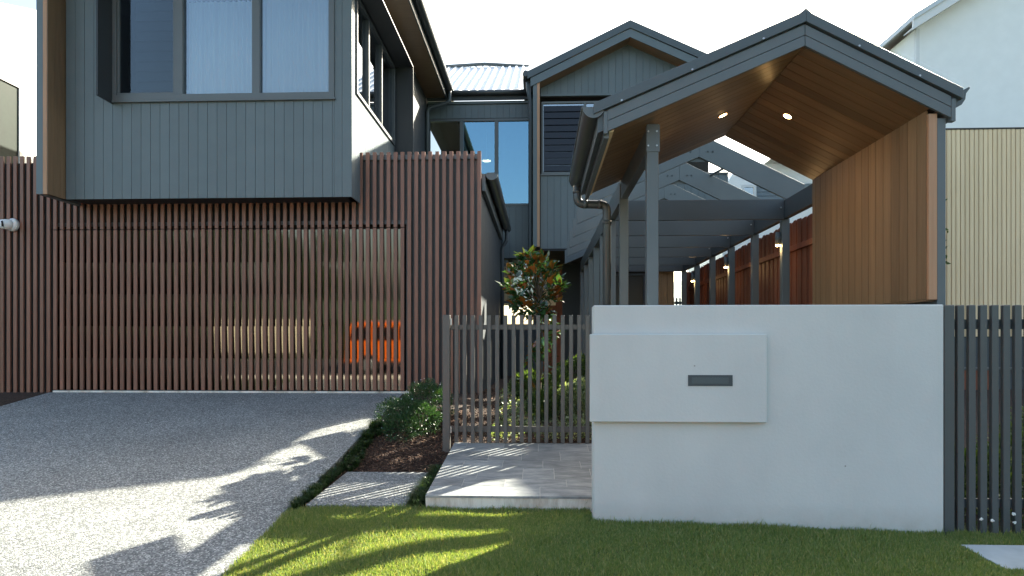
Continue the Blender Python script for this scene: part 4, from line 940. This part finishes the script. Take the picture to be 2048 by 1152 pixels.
# left neighbour, sunlit side wall with a window
XNL = X(0, 14.0) - 0.02
ln = thing('left_house', (XNL - 3, 16, 0.5), 'sunlit white neighbouring house with a tall window at the edge of the picture', 'house')
MB().prism_yz([(11.5, 0.3), (26, 0.3), (26, Z(72, 38, 16.4) + 0.6), (16.4, Z(72, 38, 16.4)), (14.0, Z(0, 5, 14)), (11.5, Z(0, 5, 14) + 0.2)], XNL - 6, XNL).build('wall', 'white', ln)
ya_, yb_2 = 13.6, XNL / q(42)
fr = MB(); za, zb_ = 4.2, Z(20, 172, 14.6)
for (y0, y1, z0, z1) in ((ya_, yb_2, zb_ - 0.08, zb_), (ya_, yb_2, za, za + 0.08), (ya_, ya_ + 0.08, za + 0.08, zb_ - 0.08), (yb_2 - 0.1, yb_2, za + 0.08, zb_ - 0.08)): fr.box(XNL + 0.001, XNL + 0.05, y0, y1, z0, z1)
wn = fr.build('window', 'whitetrim', ln); bx('pane', 'oldglass', wn, XNL + 0.01, XNL + 0.016, ya_ + 0.07, yb_2 - 0.09, za + 0.07, zb_ - 0.07)
bx('inner_shade', 'weather', ln, XNL + 0.002, XNL + 0.006, ya_ + 0.07, yb_2 - 0.09, za + 0.07, zb_ - 0.07)

# ------------------------------------------------------------------ planting
def scatter_grass():
    xs0, xs1, ys0, ys1 = -2.7, 4.35, 4.05, 6.05; n = 330000
    x = rng.uniform(xs0, xs1, n); y = rng.uniform(ys0, ys1, n)
    keep = (x > -2.243 + rng.normal(0, 0.012, n)) & ~((y > YW - 0.005) & (x > 0.44) & (x < 3.4)) & ~((y > YR + 0.05) & (x > 3.3)) & ~((x > 3.24 + rng.normal(0, .008, n)) & (x < 4.06) & (y > Yl0 - 0.01) & (y < Yl1 + 0.012))
    keep &= (y < 6.045) & (x / y < 0.74) & (x / y > -0.56)
    x, y = x[keep], y[keep]; n = len(x)
    z = np.array([lawn_z(a, b_) for a, b_ in zip(x, y)])
    patch = 0.5 + 0.5 * np.sin(x * 5.1 + 2 * np.sin(y * 4.3)) * np.sin(y * 6.7 + 1.3 * np.cos(x * 3.1))
    H = rng.uniform(0.012, 0.034, n) * (0.6 + 0.8 * patch)
    H *= 1 + 0.9 * np.exp(-np.abs(y - np.where(x > 0.44, YW, 6.04)) / 0.05) * rng.uniform(0, 1, n); H *= 1 + 0.8 * (rng.uniform(0, 1, n) > 0.97)
    W = rng.uniform(0.0016, 0.0032, n)
    ang = rng.uniform(0, 2 * np.pi, n); lean = rng.uniform(0.05, 0.7, n) * H
    la = rng.uniform(0, 2 * np.pi, n); dx, dy = np.cos(la) * lean, np.sin(la) * lean; sx_, sy_ = np.cos(ang) * W, np.sin(ang) * W
    P = np.empty((n, 5, 3), np.float32)
    P[:, 0] = np.stack([x - sx_, y - sy_, z - 0.004], 1); P[:, 1] = np.stack([x + sx_, y + sy_, z - 0.004], 1)
    P[:, 2] = np.stack([x + sx_ * .8 + dx * .35, y + sy_ * .8 + dy * .35, z + H * .6], 1); P[:, 3] = np.stack([x - sx_ * .8 + dx * .35, y - sy_ * .8 + dy * .35, z + H * .6], 1)
    P[:, 4] = np.stack([x + dx, y + dy, z + H], 1)
    i = np.arange(n)[:, None] * 5; Fc = np.concatenate([i + [0, 1, 2], i + [0, 2, 3], i + [3, 2, 4]])
    o = fastmesh('grass', P.reshape(-1, 3), Fc, 'grass'); tag(o, 'short mown lawn grass in front of the letterbox wall', 'grass', kind='stuff')
scatter_grass()
def tufts(name, centres, label, mt='mondo', hgt=0.15, n=170, spread=0.05):
    Ps = []
    for (cx, cy, cz_, s) in centres:
        a = rng.uniform(0, 2 * np.pi, n); out = np.abs(rng.normal(0, 0.6, n)); r0 = rng.uniform(0, spread * 0.5, n) * s
        H = hgt * s * rng.uniform(0.6, 1.1, n); bx_, by_ = cx + np.cos(a) * r0, cy + np.sin(a) * r0
        rr = H * (0.35 + 0.45 * np.minimum(out, 1.6)); W = rng.uniform(0.0015, 0.003, n)
        px, py = -np.sin(a) * W, np.cos(a) * W; P = np.empty((n, 5, 3), np.float32)
        P[:, 0] = np.stack([bx_ - px, by_ - py, np.full(n, cz_)], 1); P[:, 1] = np.stack([bx_ + px, by_ + py, np.full(n, cz_)], 1)
        P[:, 2] = np.stack([bx_ + px + np.cos(a) * rr * .45, by_ + py + np.sin(a) * rr * .45, cz_ + H * .75], 1)
        P[:, 3] = np.stack([bx_ - px + np.cos(a) * rr * .45, by_ - py + np.sin(a) * rr * .45, cz_ + H * .75], 1)
        P[:, 4] = np.stack([bx_ + np.cos(a) * rr * 1.2, by_ + np.sin(a) * rr * 1.2, cz_ + H * (0.75 - 0.3 * out * .5)], 1)
        Ps.append(P)
    P = np.concatenate(Ps); i = np.arange(len(P))[:, None] * 5
    o = fastmesh(name, P.reshape(-1, 3), np.concatenate([i + [0, 1, 2], i + [0, 2, 3], i + [3, 2, 4]]), mt); tag(o, label, 'grass', kind='stuff')
cs = []
for y in np.arange(6.02, 8.9, 0.10): cs.append((-2.175 + random.uniform(-.02, .02), y, ground_z(-2.17, y) - 0.01, random.uniform(0.65, 1.0) if y < 7.5 else random.uniform(.7, 1.15)))
for y in np.arange(7.4, 8.9, 0.13): cs.append((-2.08 + random.uniform(-.03, .05), y, ground_z(-2.1, y) - 0.01, random.uniform(0.5, 0.9)))
tufts('mondo_grass', cs, 'narrow strip of dark mondo grass along the driveway edge')
cs = [(-1.11 + random.uniform(-.025, .025), y, ground_z(-1.1, y) - 0.01, random.uniform(0.8, 1.15)) for y in np.arange(6.1, 7.45, 0.085)]
tufts('mondo_grass', cs, 'dark mondo grass growing between the slab and the tiled path', n=200)
# mulch
def mulch(name, n, xr_, yr_, label, test=None):
    x = rng.uniform(*xr_, n); y = rng.uniform(*yr_, n)
    if test is not None:
        k = test(x, y); x, y = x[k], y[k]
    n = len(x); z = np.array([ground_z(a, b_) for a, b_ in zip(x, y)]) + rng.uniform(-0.004, 0.016, n)
    L = rng.uniform(0.012, 0.045, n); W = rng.uniform(0.005, 0.014, n); T = rng.uniform(0.002, 0.006, n)
    a = rng.uniform(0, 2 * np.pi, n); tl_ = rng.normal(0, 0.35, n)
    D = np.stack([np.cos(a) * np.cos(tl_), np.sin(a) * np.cos(tl_), np.sin(tl_)], 1); Sx = np.stack([-np.sin(a), np.cos(a), rng.normal(0, .3, n)], 1); Sx /= np.linalg.norm(Sx, axis=1, keepdims=True); N_ = np.cross(D, Sx)
    C = np.stack([x, y, z], 1); V = np.empty((n, 8, 3)); q_ = 0
    for sz in (-1, 1):
        for (sa, sb) in ((-1, -1), (1, -1), (1, 1), (-1, 1)):
            V[:, q_] = C + D * (L * sa / 2)[:, None] + Sx * (W * sb / 2)[:, None] * (0.7 if sa > 0 else 1) + N_ * (T * sz / 2)[:, None]; q_ += 1
    i = np.arange(n)[:, None] * 8; fs = [[0, 3, 2, 1], [4, 5, 6, 7], [0, 1, 5, 4], [1, 2, 6, 5], [2, 3, 7, 6], [3, 0, 4, 7]]
    o = fastmesh(name, V.reshape(-1, 3), np.concatenate([i + f for f in fs]), 'mulch'); tag(o, label, 'mulch', kind='stuff')
mulch('mulch', 16000, (-2.16, -1.0), (6.6, 9.8), 'dark bark mulch around the low bush beside the path', lambda x, y: ((y > 7.33) | (x > -1.22) | (x < -2.08)) & ~((x > -1.03) & (y < 8.12)))
mulch('mulch', 14000, (-1.05, 1.2), (8.1, 12.5), 'reddish bark mulch in the bed behind the gate')
def bush(name, blobs, n, mt, label, leaf=(0.02, 0.045), wid=0.28, up=0.3, cat='shrub', stems=True, flowers=0, group=None):
    t = thing(name, (blobs[0][0], blobs[0][1], blobs[0][6] if len(blobs[0]) > 6 else ground_z(blobs[0][0], blobs[0][1])), label, cat, group)
    vol = np.array([b_[3] * b_[4] * b_[5] for b_ in blobs]); pr_ = vol ** 0.67; pr_ /= pr_.sum(); idx = rng.choice(len(blobs), n, p=pr_); B = np.array([b_[:6] for b_ in blobs])[idx]
    d = rdir(n, 0.25); rr = rng.uniform(0.45, 1.0, n) ** 0.5 * (1 + 0.13 * np.sin(d[:, 0] * 7 + idx) * np.sin(d[:, 2] * 9)); P = B[:, :3] + d * B[:, 3:6] * rr[:, None]
    gz_ = np.array([ground_z(a, b_) for a, b_ in P[:, :2]]); P[:, 2] = np.maximum(P[:, 2], gz_ + 0.01)
    D = d + rdir(n, up) * 0.8; L = rng.uniform(*leaf, n); V, Fc = leaves(P, D, rdir(n, 1.2), L, L * wid * rng.uniform(.8, 1.2, n))
    fo = fastmesh('foliage', V, Fc, mt, t); tag(fo, kind='stuff')
    if stems:
        mb = MB()
        for b_ in blobs[:6]:
            gz0 = ground_z(b_[0], b_[1])
            for k in range(4):
                a = random.uniform(0, 6.3); mb.tube([(b_[0] + 0.02 * math.cos(a), b_[1] + 0.02 * math.sin(a), gz0 - 0.02), (b_[0] + b_[3] * 0.4 * math.cos(a), b_[1] + b_[4] * 0.4 * math.sin(a), b_[2] + b_[5] * 0.4)], [0.008, 0.003], 5)
        tag(mb.build('stem', 'bark', t), kind='stuff')
    if flowers:
        kf = rng.choice(n, flowers, replace=False); out = B[kf, :3] + d[kf] * B[kf, 3:6] * 1.05
        mb = MB()
        for p in out:
            if p[2] < ground_z(p[0], p[1]) + 0.05: p[2] += 0.1
            p = Vector(p); r_ = random.uniform(0.006, 0.011); nn = Vector((random.gauss(0, .5), -1, random.uniform(0, 1))).normalized(); a = nn.orthogonal().normalized(); b2 = nn.cross(a)
            ring = [p + (a * math.cos(k * 2 * math.pi / 10) + b2 * math.sin(k * 2 * math.pi / 10)) * (r_ if k % 2 == 0 else r_ * 0.45) for k in range(10)]
            mb.poly([p + nn * 0.002] + ring, [(0, 1 + k, 1 + (k + 1) % 10) for k in range(10)])
        fl = mb.build('flower', 'petal', t); fl['kind'] = 'stuff'
    return t
Yb = 9.1
bush('low_bush', [(X(850, Yb), Yb, 0.66, 0.30, 0.32, 0.34), (X(812, 8.75), 8.75, 0.53, 0.30, 0.3, 0.27), (X(842, 8.7), 8.7, 0.50, 0.27, 0.3, 0.24), (X(790, 9.0), 9.0, 0.52, 0.26, 0.3, 0.24), (X(868, 9.2), 9.3, 0.62, 0.26, 0.3, 0.33), (X(800, 8.45), 8.5, 0.42, 0.24, 0.24, 0.2)],
     17000, 'bush', 'low dark green bush with tiny white flowers beside the garage slats', (0.022, 0.05), 0.24, 0.3, flowers=90)
# behind the gate
for k, (u, y, r_, hh, lb) in enumerate(((1108, 10.4, 0.26, 0.42, 'light green shrub right of the magnolia trunk behind the gate'), (1050, 10.8, 0.24, 0.36, 'sunlit shrub left of the magnolia trunk behind the gate'),
        (1150, 9.7, 0.28, 0.40, 'pale leafed shrub behind the right end of the gate'), (1085, 9.4, 0.22, 0.34, 'dense shrub at the foot of the magnolia'), (1150, 12.3, 0.4, 0.5, 'far green shrub near the entry behind the gate'))):
    gz = ground_z(0, y); bush('garden_shrub', [(X(u, y), y, gz + hh * 0.55, r_, r_, hh * 0.6), (X(u, y) + 0.08, y + 0.1, gz + hh * 0.85, r_ * .7, r_ * .7, hh * .4)], 3800, 'hedge_leaf' if k != 2 else 'ground_leaf', lb, (0.03, 0.06), 0.45, 0.5, group='shrubs behind the gate')
def cover(name, n, xr_, yr_, label, mt='ground_leaf', hgt=0.14, leaf=(0.025, 0.05), cat='ground cover'):
    x = rng.uniform(*xr_, n); y = rng.uniform(*yr_, n); den = np.sin(x * 7 + np.sin(y * 5)) * np.sin(y * 6 + 1) + 0.55 + rng.normal(0, 0.25, n); k = den > 0.1; x, y, den = x[k], y[k], den[k]; n = len(x)
    z = np.array([ground_z(a, b_) for a, b_ in zip(x, y)]) + rng.uniform(0, 1, n) * hgt * np.clip(den, .2, 1)
    D = rdir(n, 0.25); L = rng.uniform(*leaf, n); V, Fc = leaves(np.stack([x, y, z], 1), D, rdir(n, 1.5), L, L * 0.55)
    o = fastmesh(name, V, Fc, mt); tag(o, label, cat, kind='stuff')
cover('ground_cover', 15000, (-0.62, 0.95), (8.35, 13.5), 'variegated leafy ground cover in the bed behind the gate')
cover('ground_cover', 12000, (3.2, 6.6), (5.95, 8.6), 'green ground cover behind the right picket fence', 'hedge_leaf', 0.4, (0.03, 0.07))
for k, (x, y, r_, hh) in enumerate(((4.15, 6.6, 0.3, 0.5), (4.75, 6.9, 0.35, 0.6), (5.5, 7.6, 0.5, 0.75), (3.9, 7.8, 0.4, 0.7))):
    gz = ground_z(x, y); bush('side_shrub', [(x, y, gz + hh * 0.5, r_, r_, hh * 0.6)], 2600, 'hedge_leaf', ['small shrub just behind the right pickets', 'round shrub behind the right pickets, beside the batten wall', 'broad shrub at the picture edge behind the pickets', 'tall shrub behind the first right pickets'][k], (0.03, 0.07), 0.4, 0.4, group='shrubs behind the right fence')
# white flowers peeping out under the right fence
for k, (u, v_) in enumerate(((1962, 1038), (1984, 1041), (2027, 1028), (2029, 1045))):
    y = YR - 0.05; x = X(u, y); zc = Z(u, v_, y); t = thing('white_flower', (x, y, zc - 0.08), ['white flower under the pickets nearest the wall post', 'white flower at the foot of the pickets above the pit lid', 'tallest white flower at the right pickets', 'low white flower beneath the tallest one'][k], 'flower', 'white flowers at the fence foot')
    MB().tube([(x + 0.03, y + 0.03, zc - 0.1), (x, y, zc)], 0.002, 5).build('stem', 'mondo', t)
    for j in range(5):
        a = j * 1.257 + k; c = Vector((x + 0.009 * math.cos(a), y - 0.004 + random.uniform(-.006, .006), zc + 0.007 * math.sin(a))); rr = 0.0075
        pts = [c + Vector((rr * math.cos(b_), random.uniform(-.003, .003), rr * math.sin(b_))) for b_ in np.arange(0, 6.28, 1.047)]
        MB().poly([c - Vector((0, 0.004, 0))] + pts, [(0, 1 + i_, 1 + (i_ + 1) % 6) for i_ in range(6)]).build('petal', 'petal', t)

# magnolia
YT = 9.85; tx = X(1078, YT); tz = ground_z(tx, YT)
mg = thing('magnolia_tree', (tx, YT, tz), 'young magnolia with glossy leaves rusty brown beneath, behind the gate', 'tree')
MB().tube([(tx, YT, tz - 0.05), (tx + 0.015, YT, tz + 0.7), (tx - 0.01, YT, tz + 1.3), (tx + 0.0, YT, tz + 1.95)], [0.028, 0.022, 0.016, 0.006], 8).build('trunk', 'bark', mg)
clusters = []
def mgp(u, v, dy): y = YT + dy; return Vector((X(u, y), y, Z(u, v, y)))
for (u, v) in ((1052, 520), (1045, 540), (1066, 530), (1085, 525), (1030, 552), (1060, 556), (1083, 548), (1100, 545), (1022, 575), (1045, 578), (1068, 576), (1092, 572), (1110, 565), (1118, 580), (1034, 596), (1058, 600), (1080, 598), (1102, 598), (1075, 620), (1094, 625), (1060, 622), (1040, 615)):
    clusters.append(mgp(u, v, random.uniform(-0.32, 0.32)))
low_cl = [mgp(random.gauss(1085, 17), v, random.uniform(-0.2, 0.2)) for v in range(645, 770, 9)]
br = MB()
for c in clusters[::1] + low_cl: 
    zb2 = min(c.z - 0.12, tz + 1.8); br.tube([(tx, YT, max(tz + 0.35, zb2 - 0.15)), tuple((Vector((tx, YT, zb2)) + c) / 2 + Vector((0, 0, 0.03))), tuple(c)], [0.009, 0.006, 0.003], 5)
tag(br.build('branch', 'bark', mg), kind='stuff')
def leafmesh(nm):
    nL, prof = 6, [0.0, 0.30, 0.46, 0.5, 0.42, 0.22, 0.0]; P = []; Fc = []
    for i in range(nL + 1):
        t_ = i / nL; w_ = prof[i] * 0.42; z_ = -0.16 * t_ * t_; P += [(t_, -w_, z_ + w_ * 0.25), (t_, 0, z_), (t_, w_, z_ + w_ * 0.25)]
    for i in range(nL): a = i * 3; Fc += [(a, a + 3, a + 4, a + 1), (a + 1, a + 4, a + 5, a + 2)]
    me = bpy.data.meshes.new(nm); me.from_pydata(P, [], Fc); me.polygons.foreach_set('use_smooth', [True] * len(Fc)); me.materials.append(M['mag_leaf']); return me
lm = leafmesh('magnolia_leaf_mesh'); cnt = 0; cen = Vector((tx, YT, tz + 1.55))
for ci, c in enumerate(clusters + low_cl):
    for j in range(11 if ci < len(clusters) else 4):
        if cnt >= 298: break
        a = random.uniform(0, 6.283); el = random.uniform(-0.25, 1.15); d = Vector((math.cos(a) * math.cos(el), math.sin(a) * math.cos(el), math.sin(el)))
        out = (c - cen); out = out.normalized() if out.length > 0.01 else Vector((0, 0, 1)); d = (d + out * 0.55).normalized()
        up = (Vector((random.gauss(0, .35), random.gauss(0, .35), 1))); s_ = d.cross(up).normalized(); n_ = s_.cross(d)
        if n_.z < 0: n_ = -n_; s_ = -s_
        L = random.uniform(0.14, 0.215); rot = Matrix((d, n_.cross(d), n_)).transposed().to_4x4()
        ob = bpy.data.objects.new('leaf', lm); COL.objects.link(ob); ob.parent = mg
        ob.matrix_local = Matrix.Translation(c + d * 0.015 + Vector((random.gauss(0, .03), random.gauss(0, .03), random.gauss(0, .03))) - WL[mg.name]) @ rot @ Matrix.Diagonal((L, L, L, 1)); cnt += 1

cA = np.array([tuple(c) for c in clusters + low_cl[:8]]); n = 520; ii = rng.integers(0, len(cA), n); P = cA[ii] + rng.normal(0, 0.045, (n, 3)); dd = P - np.array(tuple(cen)); dd /= np.linalg.norm(dd, axis=1, keepdims=True)
V, Fc = leaves(P, dd * 0.8 + rdir(n, 0.2), rdir(n, 1.6), rng.uniform(0.10, 0.17, n), rng.uniform(0.045, 0.07, n), 0.1); fo = fastmesh('foliage', V, Fc, 'mag_leaf', mg); tag(fo, kind='stuff')
# ------------------------------------------------------------------ across the street (what the glass and the glossy door mirror) and a tree added to shade the lawn
def big_tree(name, loc, H, rad, n, label, trunk=0.16, leaf=(0.09, 0.17), nb=9):
    x0, y0, z0 = loc; t = thing(name, loc, label, 'tree', None)
    mb = MB(); mb.tube([(x0, y0, z0 - 0.2), (x0 + 0.1, y0, z0 + H * 0.3), (x0, y0 + 0.1, z0 + H * 0.65)], [trunk, trunk * 0.7, trunk * 0.35], 9)
    cs_ = []
    for k in range(nb):
        a = k * 2.4; r_ = rad * random.uniform(0.35, 0.8); c = Vector((x0 + r_ * math.cos(a), y0 + r_ * math.sin(a), z0 + H * random.uniform(0.5, 0.9))); cs_.append(c)
        mb.tube([(x0, y0, z0 + H * 0.35), tuple((Vector((x0, y0, z0 + H * 0.5)) + c) / 2), tuple(c)], [trunk * 0.4, trunk * 0.25, trunk * 0.08], 6)
    mb.build('trunk', 'bark', t); idx = rng.integers(0, nb, n); C = np.array([tuple(c) for c in cs_])[idx]; d = rdir(n)
    P = C + d * (rng.uniform(0, 1, n) ** 0.45)[:, None] * np.array([rad * .45, rad * .45, H * 0.17]); L = rng.uniform(*leaf, n)
    V, Fc = leaves(P, rdir(n, -0.2), rdir(n, 1), L, L * 0.5); fo = fastmesh('crown', V, Fc, 'far_leaf', t); tag(fo, kind='stuff'); return t
big_tree('street_tree', (-18.5, -13.5, -0.5), 9, 4.2, 26000, 'leafy tree across the street to the left')
big_tree('street_tree', (-13.5, -17, -0.5), 6.5, 2.6, 15000, 'rounder leafy tree behind the cream street fence')
sf = thing('cream_fence', (-12, -11, -0.5), 'cream horizontal board fence across the street', 'fence')
src = None; z = -0.5
while z < 1.15:
    if src is None: src = MB().box(-16.2, -11.3, -11.02, -11.0, z, z + 0.14).build('fence_board', 'cream', sf); c0 = WL[src.name].copy()
    else: again(src, 'fence_board', c0 + Vector((0, 0, z + 0.5)), sf)
    z += 0.155
for x in (-16.2, -13.7, -11.3): bx('fence_post', 'cream', sf, x - 0.05, x + 0.05, -11.12, -11.022, -0.6, 1.16)
big_tree('street_tree', (-27, -15, -0.5), 8, 4.0, 20000, 'broad leafy tree across the street, farthest left of the cream fence')
# orange four-wheel-drive parked at the far kerb
def car(cx, cy, z0, L=4.5, Wd=1.85, H=1.9):
    t = thing('parked_car', (cx, cy, z0), 'orange four-wheel-drive parked on the street, mirrored in the garage door', 'car')
    prof = [(-L / 2, 0.45), (-L / 2 + 0.03, 1.0), (-L / 2 + 0.1, 1.12), (-L / 2 + 1.25, 1.2), (-L / 2 + 1.75, 1.78), (-L / 2 + 1.95, 1.86), (L / 2 - 0.35, 1.88), (L / 2 - 0.12, 1.75), (L / 2 - 0.02, 1.05), (L / 2, 0.45)]
    prof = [(-a, b_) for a, b_ in prof]
    mb = MB(); mb.prism_xz([(cx + a, z0 + b_) for a, b_ in prof], cy - Wd / 2, cy + Wd / 2); body = mb.build('body', 'orange', t, 0.06, seg=3)
    for sy, yy in ((1, cy + Wd / 2), (-1, cy - Wd / 2)):
        for (a, b_, c_, d_) in ((-L / 2 + 1.62, -L / 2 + 1.95, -0.12 + 0.35, 0), ): pass
        for wpts in ([(-0.62, 1.24), (0.28, 1.24), (0.28, 1.72), (-0.22, 1.72)], [(0.36, 1.24), (1.2, 1.24), (1.2, 1.72), (0.36, 1.72)], [(1.28, 1.24), (2.05, 1.24), (1.95, 1.70), (1.28, 1.72)]):
            MB().prism_xz([(cx - a, z0 + b_) for a, b_ in wpts], min(yy, yy + sy * 0.006), max(yy, yy + sy * 0.006)).build('side_window', 'lens', t)
        for xx in (-1.4, 1.4):
            MB().tube([(cx + xx, yy - sy * 0.2, z0 + 0.37), (cx + xx, yy + sy * 0.02, z0 + 0.37)], 0.38, 24).build('tyre', 'tyre', t)
            MB().tube([(cx + xx, yy + sy * 0.02, z0 + 0.37), (cx + xx, yy + sy * 0.03, z0 + 0.37)], [0.22, 0.2], 18).build('rim', 'bolt', t)
        bx('sill_trim', 'tyre', t, cx - 0.95, cx + 0.95, yy - 0.02 * (sy > 0), yy + 0.02, z0 + 0.38, z0 + 0.5)
    bx('bumper', 'tyre', t, cx - L / 2 - 0.06, cx - L / 2 + 0.1, cy - 0.85, cy + 0.85, z0 + 0.4, z0 + 0.68, 0.03); bx('bumper', 'tyre', t, cx + L / 2 - 0.1, cx + L / 2 + 0.06, cy - 0.85, cy + 0.85, z0 + 0.4, z0 + 0.68, 0.03)
    return t
car(-4.65, -2.3, -0.494)
big_tree('added_shade_tree', (5.8, 12.0, 0.4), 5.2, 0.85, 8000, 'leafy tree added to shade the lawn, between the paling fence and the batten screen', leaf=(0.06, 0.12), trunk=0.1)  # added tree, keeps stray sun off the right side of the lawn

bush('street_hedge', [(x_, -10.5, 0.2, 1.0, 0.6, 0.95, -0.5) for x_ in (-10.2, -8.8, -7.4, -6.0, -4.6, -3.2)], 14000, 'far_leaf', 'clipped dark hedge across the street behind the orange car', (0.06, 0.12), 0.5, 0.3, cat='hedge', stems=False)
